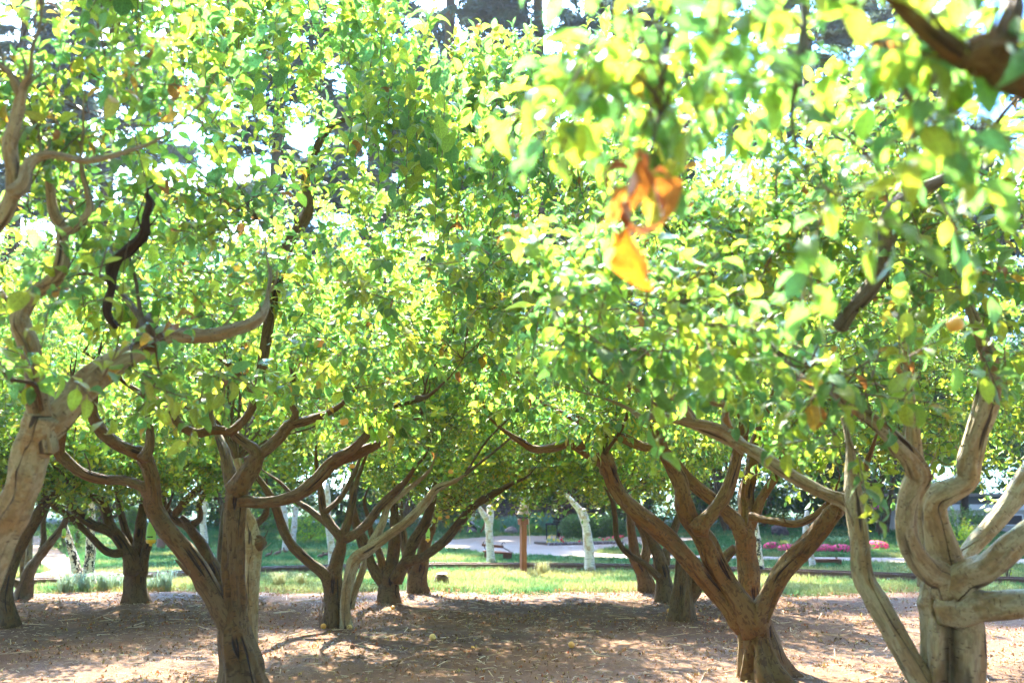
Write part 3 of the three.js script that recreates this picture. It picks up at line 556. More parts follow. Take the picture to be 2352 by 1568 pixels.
appleTree({ label: 'upright pale trunk forking behind the golden tree', sd: 5, base: at(1730, 1520, 9.6),
  limbs: [
    ['trunk', M.barkGoldLit, T('C', 9.6, 9.6, '1335,1476,95;1322,1190,92;1302,1050,96;1290,900,95;1282,820,88'), { ridge: 0.2 }],
    ['limb', M.barkGoldLit, T('C', 9.6, 9.2, '1285,850,80;1250,790,70;1160,700,62;1060,620,60;980,540,52;880,430,42;790,420,46;680,370,50;560,330,48;480,288,40;380,250,22')],
    ['limb', M.barkGoldLit, T('C', 9.6, 9.6, '1285,840,80;1295,760,78;1292,650,72;1322,540,66;1340,420,50;1370,300,40;1420,180,26')],
    ['limb', M.barkGoldLit, T('D', 9.6, 9.4, '30,800,50;60,740,48;90,670,42;150,570,42;190,480,36;210,380,22')],
    ['limb', M.barkGoldLit, T('D', 9.3, 8.6, '40,760,38;90,772,34;150,782,33;250,795,35;340,760,36;410,700,32;440,660,14')],
  ],
  crowns: [[1800, 900, 10, 1.6, 0.5, 1.4, 130], [1750, 650, 10.3, 1.7, 0.9, 1.4, 170], [1950, 1020, 9.8, 0.9, 0.25, 0.8, 50], [2250, 950, 10.5, 1.3, 0.5, 1.0, 130], [2250, 720, 10.8, 1.4, 0.7, 1.2, 120]] });

const ROT = { a: 4.3, w: 0.34, s0: 0.1, s1: 1.22 };
appleTree({ label: 'huge many limbed trunk at the right edge with a dark hollow in its foot', sd: 6, near: true, base: at(2184, 1946, 4.8), leaf: 0.108,
  limbs: [
    ['trunk', M.barkRot, T('D', 4.85, 4.8, '1005,2375,330;1002,1900,282;1000,1568,268;1000,1300,272;1000,1190,272;992,1110,232;984,1030,168;978,950,120'), { ridge: 0.4, roots: 0.1, clefts: 0, rot: ROT, knot: 0.4, rough: 0.08, flare: 0.15 }],
    ['limb', M.barkPale, T('D', 4.72, 4.3, '985,1110,130;955,1050,125;900,1020,120;830,940,102;790,830,100;790,730,96;812,640,105;850,560,110;810,480,96;740,400,90;680,340,72;560,250,52;440,170,34')],
    ['limb', M.barkPale, T('D', 4.8, 4.5, '990,1120,170;982,1020,152;962,900,140;935,760,132;935,680,128;1005,632,112;1085,585,112;1110,480,112;1140,350,102;1180,220,110;1210,100,110;1205,20,92;1150,-110,62')],
    ['limb', M.barkPale, T('D', 4.9, 4.85, '930,1080,130;900,980,112;882,820,96;868,690,84;850,560,84;835,420,76')],
    ['limb', M.barkPale, T('D', 4.75, 4.4, '980,1190,170;1060,1205,150;1140,1202,140;1230,1192,132;1360,1180,126;1520,1150,112;1700,1080,90')],
    ['limb', M.barkPale, T('D', 4.7, 4.3, '1030,1090,150;1100,1040,128;1180,1000,125;1280,920,125;1400,830,120;1560,690,104;1700,520,80')],
    ['limb', M.barkPale, T('D', 5.0, 5.3, '1030,1020,80;1080,950,74;1160,862,82;1260,742,92;1360,600,102;1450,450,96;1540,250,76')],
    ['stem', M.barkPale, T('D', 4.75, 5.1, '985,1840,140;930,1700,118;880,1590,104;820,1480,110;740,1330,106;640,1160,106;580,1050,96;560,900,96;545,760,92;538,650,80;530,560,70;520,470,56;505,380,40;480,280,24'), { flare: 0.1 }],
    ['limb', M.barkPale, T('D', 5.1, 5.4, '545,740,70;490,690,66;410,655,62;330,618,60;200,540,66;80,460,58;0,420,56;-80,385,56')],
    ['limb', M.barkPale, T('C', 5.42, 5.2, '1290,430,56;1230,380,64;1150,330,52;1000,300,46;870,268,36;800,282,30;720,235,18')],
    ['limb', M.barkPale, T('C', 5.4, 5.2, '1205,360,50;1196,280,42;1195,220,42;1140,200,46;1060,170,40;1032,110,34;1050,40,18')],
    ['limb', M.barkPale, T('C', 5.35, 5.1, '1050,310,40;1010,250,36;960,190,34;895,168,36;830,160,12')],
    ['limb', M.barkDark, T('Y', 4.4, 3.9, '560,1010,110;650,1060,90;760,1160,90;900,1300,80')],
    ['limb', M.barkGrey, T('Y', 4.3, 3.6, '1150,960,80;1230,840,86;1300,770,104;1390,650,110;1450,540,112;1465,420,110;1470,300,110;1500,200,118;1600,110,110;1720,50,84;1850,-20,60')],
  ],
  crowns: [[1900, 560, 4.8, 0.8, 0.42, 0.6, 85, 'mix', 0.04], [2200, 640, 4.2, 0.45, 0.38, 0.5, 56, 'mix', 0.08], [1430, 730, 3.5, 0.34, 0.13, 0.35, 30, 'mix', 0.005], [1250, 620, 3.9, 0.35, 0.16, 0.3, 16, 'mix', 0.01], [1700, 330, 5.2, 1.1, 0.5, 0.9, 95], [2150, 350, 4.8, 0.6, 0.5, 0.6, 60], [1930, 880, 3.5, 0.30, 0.07, 0.2, 11, 'mix', 0.06], [2130, 840, 3.3, 0.25, 0.07, 0.2, 8], [1955, 1040, 3.9, 0.04, 0.06, 0.05, 4, 'hang', 0], [2750, 450, 4.8, 0.9, 0.7, 1.2, 70], [1560, 740, 4.6, 0.5, 0.2, 0.5, 36]],
  apples: [[2195, 745, 3.3, 'gold', 0.03]] });

// the tree whose branches hang in over the camera from the right
{
  const tr = appleTree({ label: 'near apple tree whose blurred branches hang into the top right corner', sd: 7, near: true, base: V(2.0, 0, -0.5), leaf: 0.108,
    limbs: [
      ['trunk', M.barkGrey, [{ p: V(2.0, -0.1, -0.5), r: 0.17 }, { p: V(1.98, 0.7, -0.5), r: 0.14 }, { p: V(1.95, 1.4, -0.6), r: 0.13 }, { p: V(1.9, 1.9, -0.75), r: 0.11 }]],
      ['limb', M.barkDark, [{ p: V(1.9, 1.85, -0.75), r: 0.08 }, { p: V(1.7, 2.2, -1.2), r: 0.06 }, { p: at(2420, 190, 1.75), r: 0.042 }, { p: at(2352, 180, 1.78), r: 0.036 }, { p: at(2290, 130, 1.8), r: 0.044 }, { p: at(2235, 125, 1.8), r: 0.038 }, { p: at(2205, 122, 1.8), r: 0.02 }]],
      ['limb', M.barkDark, [{ p: at(2285, 130, 1.8), r: 0.03 }, { p: at(2315, 70, 1.8), r: 0.022 }, { p: at(2330, 0, 1.85), r: 0.018 }, { p: at(2250, -150, 2.0), r: 0.016 }, { p: at(2000, -260, 2.1), r: 0.014 }, { p: at(1700, -260, 2.1), r: 0.01 }]],
      ['limb', M.barkGrey, [{ p: V(1.9, 1.85, -0.75), r: 0.07 }, { p: V(1.6, 2.6, -1.2), r: 0.05 }, { p: V(1.1, 3.0, -1.8), r: 0.03 }, { p: V(0.5, 3.1, -2.3), r: 0.012 }]],
      ['branch', M.barkGrey, [{ p: at(1990, -240, 2.1), r: 0.012 }, { p: at(1960, 0, 2.1), r: 0.009 }, { p: at(2010, 90, 2.1), r: 0.008 }, { p: at(2080, 200, 2.1), r: 0.006 }, { p: at(2110, 300, 2.15), r: 0.003 }]],
      ['branch', M.barkGrey, [{ p: at(1700, -260, 2.1), r: 0.01 }, { p: at(1560, -60, 2.05), r: 0.007 }, { p: at(1530, 150, 2.0), r: 0.006 }, { p: at(1500, 350, 1.95), r: 0.003 }]],
      ['branch', M.barkGrey, [{ p: at(1800, -250, 2.1), r: 0.01 }, { p: at(1850, 60, 2.1), r: 0.007 }, { p: at(1820, 280, 2.05), r: 0.005 }, { p: at(1860, 420, 2.0), r: 0.003 }]],
    ],
    crowns: [[1750, 40, 1.8, 0.45, 0.10, 0.15, 13, 'mix', 0.05], [1450, 60, 1.9, 0.14, 0.08, 0.15, 5, 'hang', 0.0], [1950, 170, 2.1, 0.4, 0.08, 0.25, 8, 'hang', 0.04], [2180, 180, 2.4, 0.25, 0.12, 0.25, 6, 'mix', 0.02], [1480, 120, 2.2, 0.15, 0.13, 0.2, 7, 'hang', 0.04], [1880, 400, 2.15, 0.12, 0.10, 0.15, 5, 'hang', 0], [1700, 220, 2.4, 0.25, 0.1, 0.25, 6, 'mix', 0.04], [2100, 400, 2.3, 0.14, 0.04, 0.1, 2, 'mix', 0]] });
  // withered leaves that hang together on one twig
  seed(99);
  { const rl = (x, y, r) => ({ p: at(x, y, 1.85).sub(tr.position), r }); part(tr, 'branch', limbGeo([rl(1530, 150, 0.004), rl(1490, 260, 0.003), rl(1468, 335, 0.0026), rl(1455, 420, 0.0022), rl(1434, 495, 0.0016)], { step: 0.01, seg: 7, knot: 0 }), M.barkTan); part(tr, 'branch', limbGeo([rl(1466, 345, 0.002), rl(1480, 385, 0.0016), rl(1500, 400, 0.001)], { step: 0.01, seg: 6, knot: 0 }), M.barkTan); }
  const wm = [leafMaterial([0.60, 0.22, 0.04], 0.5, 0.8), leafMaterial([0.66, 0.22, 0.015], 0.55, 0.6), leafMaterial([0.38, 0.13, 0.04], 0.4, 0.9)];
  const wg = [leafGeo(11, 1.5, 1.2, 0.9, 0.5, 0.17), leafGeo(11, 0.8, 0.9, -0.7, 0.55, 0.25), leafGeo(11, 1.9, 1.6, -0.9, 0.6, 0.15)];
  [[1468, 330, 1428, 530, 0, 0], [1432, 490, 1472, 672, 1, 1], [1478, 380, 1556, 548, 2, 0], [1462, 392, 1372, 384, 2, 2], [1455, 420, 1398, 490, 0, 0], [1470, 335, 1488, 420, 2, 2], [1492, 392, 1548, 402, 0, 2], [1448, 440, 1452, 560, 2, 2]].forEach(([x0, y0, x1, y1, g, mi]) => {
    const a = at(x0, y0, 1.85), b = at(x1, y1, 1.83), o = part(tr, 'withered_leaf', wg[g], wm[mi], 'withered orange brown leaf');
    leafMatrix(a.clone().sub(tr.position), b.clone().sub(a), V(gauss(), 0.4, 1), a.distanceTo(b) * 1.1).decompose(o.position, o.quaternion, o.scale);
  });
}

const FAR = (o) => appleTree({ branchMat: M.barkDark, ...o });
const midTree = FAR({ label: 'forked middle apple tree with a pale second stem leaning right', sd: 8, base: at(770, 1446, 11.9),
  limbs: [
    ['trunk', M.barkTan, T('B', 11.9, 11.9, '450,1318,76;455,1200,72;452,1080,80;470,980,70;488,890,54;492,845,48')],
    ['stem', M.barkPale, T('B', 11.8, 11.5, '515,1318,54;510,1200,48;520,1080,50;560,970,60;620,920,55;720,850,46;830,770,46;900,690,42;960,620,38;1040,590,30;1090,560,20')],
    ['stem', M.barkPale, T('B', 12, 12, '535,1200,34;555,1120,34;580,1060,34;600,1000,30;610,940,20')],
    ['limb', M.barkTan, T('B', 11.9, 11.4, '440,1100,60;410,1045,52;330,980,48;250,900,46;200,800,46;170,720,42;140,650,36;90,580,28;40,520,18')],
    ['limb', M.barkTan, T('B', 11.9, 12, '488,860,44;440,800,42;408,730,38;395,650,34;385,590,28;370,500,18')],
    ['limb', M.barkTan, T('B', 11.9, 12.2, '410,740,26;450,705,26;490,665,26;540,580,25;570,510,20')],
    ['limb', M.barkTan, T('B', 11.9, 12, '495,860,42;530,770,38;545,700,36;560,620,28;582,540,20')],
    ['limb', M.barkTan, T('B', 11.9, 11.6, '510,865,42;560,845,42;610,800,43;680,710,42;760,630,38;810,580,26')],
    ['limb', M.barkPale, T('B', 11.7, 11.8, '640,900,42;690,800,36;718,710,32;770,660,30;850,600,24')],
    ['limb', M.barkTan, T('B', 12, 12.3, '480,840,34;390,770,32;330,720,30;280,690,28;200,600,16')],
  ],
  crowns: [[820, 930, 11.6, 1.2, 0.22, 1.0, 110], [860, 800, 11.8, 1.5, 0.5, 1.3, 200], [900, 600, 12, 1.4, 0.8, 1.3, 120], [1180, 830, 12.2, 0.8, 0.4, 0.9, 80]],
  apples: [[808, 1070, 11, 'gold'], [720, 972, 11, 'gold'], [1035, 1083, 11.4, 'gold']] });
FAR({ label: 'dark ridged trunk behind the forked middle tree with a long low limb to the right', sd: 9, base: at(893, 1392, 14.4),
  limbs: [
    ['trunk', M.barkDark, T('B', 14.4, 14.4, '725,1200,92;725,1100,82;740,1000,62;750,880,56;750,760,44;745,640,30')],
    ['limb', M.barkDark, T('B', 14.4, 14.2, '705,1090,52;640,1000,44;600,900,60;570,820,46;550,740,36;540,660,24')],
    ['limb', M.barkDark, T('B', 14.5, 14.6, '705,1060,42;680,950,36;640,850,30;620,760,22')],
    ['limb', M.barkTan, T('B', 14.3, 14.1, '755,1070,58;805,970,52;850,870,56;895,790,50;930,700,36')],
    ['limb', M.barkTan, T('B', 14.2, 13.4, '800,985,46;900,950,42;1000,870,44;1080,770,42;1150,700,40;1250,640,32;1320,600,20')],
  ],
  crowns: [[1010, 1060, 13.8, 1.0, 0.2, 1.0, 110], [1060, 960, 14, 1.6, 0.5, 1.4, 190], [1100, 780, 14.2, 1.5, 0.8, 1.4, 120]],
  apples: [[1010, 1190, 13.6, 'gold', 0.03], [1028, 1187, 13.6, 'gold', 0.03]] });
FAR({ label: 'broad dark trunk farthest back at the mulch edge left of the bell', sd: 10, base: at(957, 1368, 15.8),
  limbs: [['trunk', M.barkDark, T('B', 15.8, 15.8, '862,1148,74;860,1050,78;880,980,66;900,880,56;930,820,46;950,740,30')], ['limb', M.barkDark, T('B', 15.8, 16, '845,1040,46;800,930,36;790,820,30;780,740,20')]],
  crowns: [[1070, 1085, 15.3, 1.1, 0.16, 0.9, 90], [1150, 1000, 15.6, 1.6, 0.4, 1.3, 160], [1180, 880, 16, 1.7, 0.8, 1.5, 180]] });
const manyTree = FAR({ label: 'dark many limbed tree at left with a large green bottle trap hanging in it', sd: 11, base: at(316, 1397, 14.3),
  limbs: [
    ['trunk', M.barkDark, T('A', 14.3, 14.3, '668,1212,98;660,1100,80;660,1000,84')],
    ['limb', M.barkDark, T('A', 14.2, 13.8, '645,1030,74;630,960,66;590,900,60;540,820,54;510,740,46;480,680,40;420,660,30;380,640,18')],
    ['limb', M.barkDark, T('A', 14.1, 13.4, '600,930,40;560,940,38;515,930,35;450,870,32;380,800,30;310,740,30;250,700,26;220,650,16')],
    ['limb', M.barkDark, T('A', 14, 13.6, '545,840,40;490,815,42;430,790,42;360,720,42;330,640,36;320,560,22')],
    ['limb', M.barkDark, T('A', 14.4, 14.7, '650,960,44;620,860,38;590,770,36;575,680,34;570,600,24')],
    ['limb', M.barkDark, T('A', 14.3, 14.4, '665,1010,60;670,900,55;672,840,54;690,760,50;705,670,38;720,580,24')],
    ['limb', M.barkDark, T('A', 14.3, 14, '685,1040,46;700,950,42;720,890,40;755,820,30;800,740,18')],
  ],
  crowns: [[300, 1060, 13.6, 1.6, 0.25, 1.3, 150, 'mix', 0.01], [360, 960, 14, 1.8, 0.5, 1.5, 200, 'mix', 0.01], [300, 760, 14.4, 1.9, 0.8, 1.5, 190, 'mix', 0.01]] });
FAR({ label: 'dark trunk at the left edge leaning up to the right behind the pale leaning trunk', sd: 12, base: at(10, 1446, 11.9),
  limbs: [['trunk', M.barkDark, T('A', 11.9, 11.8, '22,1318,96;10,1150,82;40,1000,76;110,880,62;170,770,56;225,680,50;290,640,34;360,620,20')], ['limb', M.barkDark, T('A', 11.9, 12.4, '90,900,46;60,760,42;30,620,36;20,480,24')]],
  crowns: [[60, 1050, 11.6, 1.1, 0.25, 1.1, 120, 'mix', 0.01], [40, 920, 12, 1.4, 0.5, 1.3, 200, 'mix', 0.01], [-100, 700, 12.2, 1.6, 0.8, 1.5, 200]] });
FAR({ label: 'small grey crooked trunk leaning right beside the dirt path at far left', sd: 13, base: at(52, 1380, 15),
  limbs: [['trunk', M.barkGrey, T('A', 15, 14.8, '105,1172,56;125,1060,52;180,960,42;250,870,38;305,800,32;330,720,18'), { flare: 1 }], ['limb', M.barkGrey, T('A', 14.9, 15, '200,930,30;212,860,26;208,790,24;225,720,20;262,640,12')], ['limb', M.barkGrey, T('A', 15, 14.8, '110,1110,40;70,1080,30;30,1060,18')]],
  crowns: [[90, 1030, 15.3, 1.7, 0.5, 1.5, 260, 'mix', 0.01], [150, 860, 15.6, 1.8, 0.7, 1.5, 240, 'mix', 0.01]] });
FAR({ label: 'black trunk close behind the crooked left tree with curling upright limbs', sd: 14, base: at(508, 1368, 15.8),
  limbs: [['trunk', M.barkDark, T('A', 15.8, 15.6, '1072,1148,70;1058,1060,58;1010,960,55;960,870,50;920,810,44;880,760,26')], ['limb', M.barkDark, T('A', 15.7, 15.6, '950,860,40;900,800,38;840,770,36;800,700,28;790,620,16')], ['limb', M.barkDark, T('A', 15.7, 15.4, '915,815,36;945,790,34;970,765,32;966,700,30;1000,640,26;1030,570,14')], ['limb', M.barkDark, T('A', 15.7, 15.4, '820,780,30;870,720,36;920,660,36;1000,600,30;1050,540,14')], ['limb', M.barkGrey, T('A', 15.9, 16, '1072,1080,46;1075,950,44;1080,820,42;1100,700,34')], ['limb', M.barkDark, T('B', 15.7, 15.5, '20,860,40;70,800,38;120,750,34;130,690,20')]],
  crowns: [[500, 1075, 15.4, 1.4, 0.25, 1.2, 120, 'mix', 0.02], [550, 960, 15.8, 1.7, 0.5, 1.4, 160, 'mix', 0.02], [600, 780, 16, 1.8, 0.8, 1.5, 150]] });
FAR({ label: 'slim leaning trunk with a round dark hole and a thin bare branch to the left', sd: 15, base: at(1530, 1394, 14.4),
  limbs: [['trunk', M.barkDark, T('C', 14.4, 14.3, '908,1204,78;895,1080,72;870,960,62;830,860,46;790,790,40;742,720,32;700,650,20')], ['limb', M.barkTan, T('C', 14.3, 14, '868,1055,32;800,990,28;720,940,28;665,870,26;658,780,26;648,710,22;630,660,12')], ['limb', M.barkTan, T('C', 14.4, 14.6, '895,990,44;905,930,40;930,860,38;960,770,36;1000,690,26')]],
  crowns: [[1430, 1065, 13.8, 1.2, 0.2, 1.0, 100, 'mix', 0.05], [1480, 960, 14.2, 1.6, 0.45, 1.3, 160, 'mix', 0.06], [1500, 800, 14.5, 1.6, 0.8, 1.4, 160]] });
FAR({ label: 'dark trunk leaning left at the mulch edge behind the slim trunk with the hole', sd: 16, base: at(1488, 1367, 15.8),
  limbs: [['trunk', M.barkDark, T('C', 15.8, 15.7, '818,1148,68;790,1040,62;752,950,52;738,850,46;730,760,40;720,680,26')], ['limb', M.barkDark, T('C', 15.8, 15.9, '790,1000,46;812,900,40;785,820,32;750,770,26;720,720,14')]],
  crowns: [[1330, 1075, 15.2, 1.2, 0.15, 0.9, 90, 'mix', 0.04], [1400, 1010, 15.6, 1.7, 0.4, 1.3, 150, 'mix', 0.05], [1650, 950, 16.2, 1.8, 0.7, 1.5, 160]] });
{
  const st = thing('tree_stump', 'broken hollow grey stump leaning beside the golden tree', 'stump', gnd(1565, 1437));
  const rel = (q) => q.map((x) => ({ p: x.p.clone().sub(st.position), r: x.r }));
  const prof = []; for (let k = 0; k <= 12; k++) prof.push(new THREE.Vector2(lerp(0.30, 0.20, Math.pow(k / 12, 0.5)), k / 12 * 0.78)); for (const [x, y] of [[0.19, 0.80], [0.155, 0.79], [0.13, 0.7], [0.12, 0.5], [0.08, 0.3], [0.001, 0.28]]) prof.push(new THREE.Vector2(x, y));
  const sg = new THREE.LatheGeometry(prof, 40), sp = sg.attributes.position;
  for (let k = 0; k < sp.count; k++) { const x = sp.getX(k), y = sp.getY(k), z = sp.getZ(k), a = Math.atan2(z, x), f = 1 + 0.5 * noise(Math.cos(a) * 1.8, Math.sin(a) * 1.8, y * 1.2 + 4) + 0.3 * noise(Math.cos(a) * 5, Math.sin(a) * 5, y * 2.5) + 0.14 * noise(Math.cos(a) * 12, Math.sin(a) * 12, y * 7) + 0.3 * Math.max(0, Math.cos(a * 4 + 1)) * Math.exp(-y * 6); sp.setXYZ(k, x * f + y * 0.16, y + (y > 0.68 ? 0.16 * noise(Math.cos(a) * 2, Math.sin(a) * 2, 9) : 0), z * f + y * 0.05); }
  sg.computeVertexNormals(); { const u = sg.attributes.uv; for (let k = 0; k < u.count; k++) u.setXY(k, u.getX(k) * 3, u.getY(k) * 1.2); }
  sg.scale(sizeAt(105 * 0.4729, 12.3) / 0.52, 1, sizeAt(105 * 0.4729, 12.3) / 0.52); part(st, 'trunk', sg, M.barkTan);
  part(st, 'limb', limbGeo(rel(T('C', 12.3, 12.0, '1010,1150,80;1060,1090,62;1110,1040,48;1180,970,50;1240,910,42')), { step: 0.06, sd: 52, rough: 0.2 }), M.barkTan);
}

// the orchard goes on beside and behind the camera; those rows shade the ground and the trunks at the left
[[-6.6, -6.2, 1.0, 'apple tree just outside the left edge level with the pale leaning trunk'], [-9.2, -10.8, 2.3, 'apple tree outside the left edge level with the forked middle tree'], [-12.6, -15.6, 4.1, 'apple tree outside the left edge level with the mulch border'], [-4.8, -0.6, 0.4, 'apple tree beside the camera on the left'], [0.4, 4.2, 3.0, 'apple tree straight behind the camera'], [-4.4, 4.4, 5.2, 'apple tree behind the camera on the left'], [5.6, 3.2, 1.9, 'apple tree behind the camera on the right'], [10.6, -13.5, 2.8, 'apple tree outside the right edge near the mulch border']].forEach(([x, z, turn, label], i) => {
  const c = (i % 2 ? manyTree : midTree).clone(); c.name = numbered('apple_tree'); c.position.set(x, 0, z); c.rotation.y = turn; c.scale.setScalar(1); c.userData = { ...c.userData, label }; scene.add(c);
});
// ---------------------------------------------------------------- the garden behind the orchard
const rgb = (r, g, b) => new THREE.Color().setRGB(r, g, b);
const D = (p) => -p.z;
// a bush of leafy sprays round a few woody stems
function bush(name, label, category, pos, rx, ry, rz, n, tint, k = 1, group, lift = 0) {
  seed(Math.round(pos.x * 131 + pos.z * 977) + n);
  const t = thing(name, label, category, pos.clone().setY(0), group), q = new THREE.Quaternion(), q2 = new THREE.Quaternion(), rest = SPRAYS.map(() => ({ m: [], c: [] })), stems = [], c0 = V(0, ry + lift, 0);
  for (let i = 0; i < 7; i++) { const e = V(gauss() * rx * 0.6, ry * rr(0.8, 1.5) + lift, gauss() * rz * 0.6); stems.push(limbGeo([{ p: V(gauss() * rx * 0.08, -0.03, gauss() * rz * 0.08), r: 0.03 * ry + 0.008 }, { p: e.clone().multiplyScalar(0.5).add(V(gauss() * 0.1 * rx, 0, 0)), r: 0.02 * ry + 0.005 }, { p: e, r: 0.004 }], { step: 0.15 * ry + 0.05, seg: 5, sd: i })); }
  part(t, 'stems', mergeGeometries(stems), MAT.barkDark);
  for (let i = 0; i < n; i++) {
    let s; do { s = V(rr(-1, 1), rr(-1, 1), rr(-1, 1)); } while (s.length() > 1); const l = Math.pow(s.length(), 0.45); s.normalize();
    const bump = 1 + 0.25 * noise(s.x * 2.2 + pos.x, s.y * 2.2, s.z * 2.2 + pos.z), o = V(s.x * rx * l * bump, s.y * ry * l * bump, s.z * rz * l * bump).add(c0); if (o.y < 0.03) o.y = rr(0.03, 0.2 * ry);
    const dir = V(s.x + gauss() * 0.6, s.y * 0.6 + 0.5 + gauss() * 0.5, s.z + gauss() * 0.6).normalize(), v = Math.floor(rnd() * SPRAYS.length), kk = k * rr(0.7, 1.2), w = rr(0.7, 1.3);
    q.setFromUnitVectors(UP, dir).multiply(q2.setFromAxisAngle(UP, rnd() * 6.28));
    rest[v].m.push(new THREE.Matrix4().compose(o, q, V(kk, kk, kk))); rest[v].c.push(rgb(tint[0] * w, tint[1] * w, tint[2] * w));
  }
  const f = new THREE.Group(); f.name = numbered('foliage'); f.userData.kind = 'stuff'; t.add(f);
  rest.forEach((r, i) => r.m.length && instanced(f, 'leaves', SPRAYS[i], sprayMat, r.m, r.c));
  return t;
}
// conifer: whorls of drooping boughs carrying flat needle fronds
const frond = (() => {
  seed(640); const pos = [], idx = [];
  for (let i = 0; i < 80; i++) {
    const t = rnd(), side = rnd() < 0.5 ? -1 : 1, a = rr(0.5, 1.2) * side, L = rr(0.10, 0.34) * (1.15 - 0.7 * t), x0 = 0, y0 = t, dz = rr(-0.10, 0.02), w = rr(0.025, 0.05), o = pos.length / 3, tx = Math.sin(a) * L, ty = y0 + Math.cos(a) * L * 0.8;
    pos.push(x0, y0 - w, 0, x0, y0 + w, 0, tx * 0.6, lerp(y0, ty, 0.6) + w, dz * 0.5, tx, ty, dz); idx.push(o, o + 1, o + 2, o, o + 2, o + 3);
  }
  const g = new THREE.BufferGeometry(); g.setAttribute('position', new THREE.Float32BufferAttribute(pos, 3)); g.setIndex(idx); g.computeVertexNormals(); return g;
})();
const needleMat = new THREE.MeshPhysicalMaterial({ color: rgb(0.10, 0.145, 0.10), roughness: 0.95, transmission: 0.4, thickness: 0, side: THREE.DoubleSide, specularIntensity: 0.3 });
function conifer(label, x, z, h, r, sd) {
  seed(sd * 71 + 5);
  const t = thing('conifer_tree', label, 'conifer', V(x, 0, z), 'tall conifers behind the garden'), boughs = [], ms = [], q = new THREE.Quaternion(), q2 = new THREE.Quaternion();
  part(t, 'trunk', limbGeo([{ p: V(0, -0.2, 0), r: h * 0.016 }, { p: V(0.1, h * 0.3, 0), r: h * 0.012 }, { p: V(-0.1, h * 0.7, 0.1), r: h * 0.006 }, { p: V(0, h, 0), r: 0.04 }], { step: 0.6, seg: 9, sd, flare: 0.5 }), MAT.barkDark);
  for (let y = h * 0.10; y < h * 0.985; y += rr(0.25, 0.55)) {
    const f = y / h, L = r * Math.pow(1 - f, 0.62) * rr(0.55, 1.15) * Math.min(1, 0.55 + f * 3), a = rnd() * 6.28, dx = Math.cos(a), dz = Math.sin(a), up = lerp(-0.05, 0.35, f);
    const pts = [V(0, y, 0), V(dx * L * 0.35, y + L * 0.35 * up, dz * L * 0.35), V(dx * L * 0.7, y + L * (0.5 * up - 0.06), dz * L * 0.7), V(dx * L, y + L * (0.6 * up - 0.16), dz * L)];
    boughs.push(limbGeo(pts.map((p, i) => ({ p, r: 0.02 + 0.012 * L * (1 - i / 3) })), { step: 0.7, seg: 4, sd: y }));
    const cv = new THREE.CatmullRomCurve3(pts), n = Math.round(10 + L * 15);
    for (let i = 0; i < n; i++) { const u = rr(0.18, 1), p = cv.getPoint(u), s = rr(0.8, 1.7) * (0.6 + 0.12 * L), dir = V(dx + gauss() * 0.9, rr(-0.5, 0.15), dz + gauss() * 0.9).normalize(); p.y += gauss() * 0.15; q.setFromUnitVectors(UP, dir).multiply(q2.setFromAxisAngle(UP, rnd() * 6.28)); ms.push(new THREE.Matrix4().compose(p, q, V(s, s, s))); }
  }
  part(t, 'boughs', mergeGeometries(boughs), MAT.barkDark).userData.kind = 'stuff';
  const m = instanced(t, 'needles', frond, needleMat, ms);
}
conifer('tall hazy conifer rising in the middle of the top edge', -3.6, -56, 45, 6.5, 1);
conifer('tall hazy conifer right beside the white sky gap at the top', -14.2, -58, 45, 6.0, 2);
conifer('tall conifer left of the white sky gap behind the top left leaves', -24.5, -58, 44, 6.5, 3);
[[-36, 'beyond the dirt path outside the left edge'], [-30, 'above the dirt path at the left edge'], [-9, 'left of the tall one in the middle of the top edge'], [1.6, 'right of the tall one in the middle of the top edge'], [6.5, 'behind the golden tree and the clipped hedge'], [11.5, 'behind the withered leaves and the pink flowers'], [17, 'behind the many limbed trunk at right'], [22.5, 'behind the garden house'], [28, 'right of the garden house'], [34, 'outside the right edge']].forEach(([x, where], i) => conifer('backdrop conifer ' + where, x, -54 - (i % 3) * 4, 41 + (i % 4), 6.5, i + 10));

// shrubs and trees that close the view
[[-24, -44, 4, 2.6, [0.5, 0.62, 0.55], 'dark shrub mass at far left behind the dirt path'], [-18.5, -46, 4, 3, [0.45, 0.6, 0.5], 'dark bushy tree behind the two leaning birch trunks'], [-13, -45, 3.6, 2.4, [0.45, 0.62, 0.55], 'dark shrubbery behind the clipped round bushes'], [-8, -48, 3.8, 2.8, [0.5, 0.65, 0.55], 'dark green bush behind the crooked left tree'], [-3.2, -50, 3.4, 2.0, [0.6, 0.75, 0.55], 'green bush in the middle distance behind the hammock'], [1.5, -50, 3.2, 1.6, [0.55, 0.7, 0.6], 'low dark bush behind the stone bank'], [6, -48, 3.6, 2.6, [0.5, 0.65, 0.5], 'dark bush behind the clipped hedge'], [11, -44, 3.6, 2.2, [0.35, 0.48, 0.4], 'very dark bush behind the pink flowers'], [15.2, -44, 2.6, 1.7, [0.35, 0.48, 0.38], 'very dark bush left of the garden house'], [24.5, -46, 4, 2.5, [0.6, 0.75, 0.5], 'green bush right of the garden house'], [31, -48, 4.5, 3, [0.55, 0.7, 0.5], 'green bush at the far right edge'], [-30, -48, 4.5, 3.2, [0.45, 0.58, 0.5], 'dark bush at the far left edge']].forEach(([x, z, rx, ry, c, l]) => bush('background_bush', l, 'bush', V(x, 0, z), rx, ry, 2.2, 1500, c, 1.7, 'bushes that close the garden'));
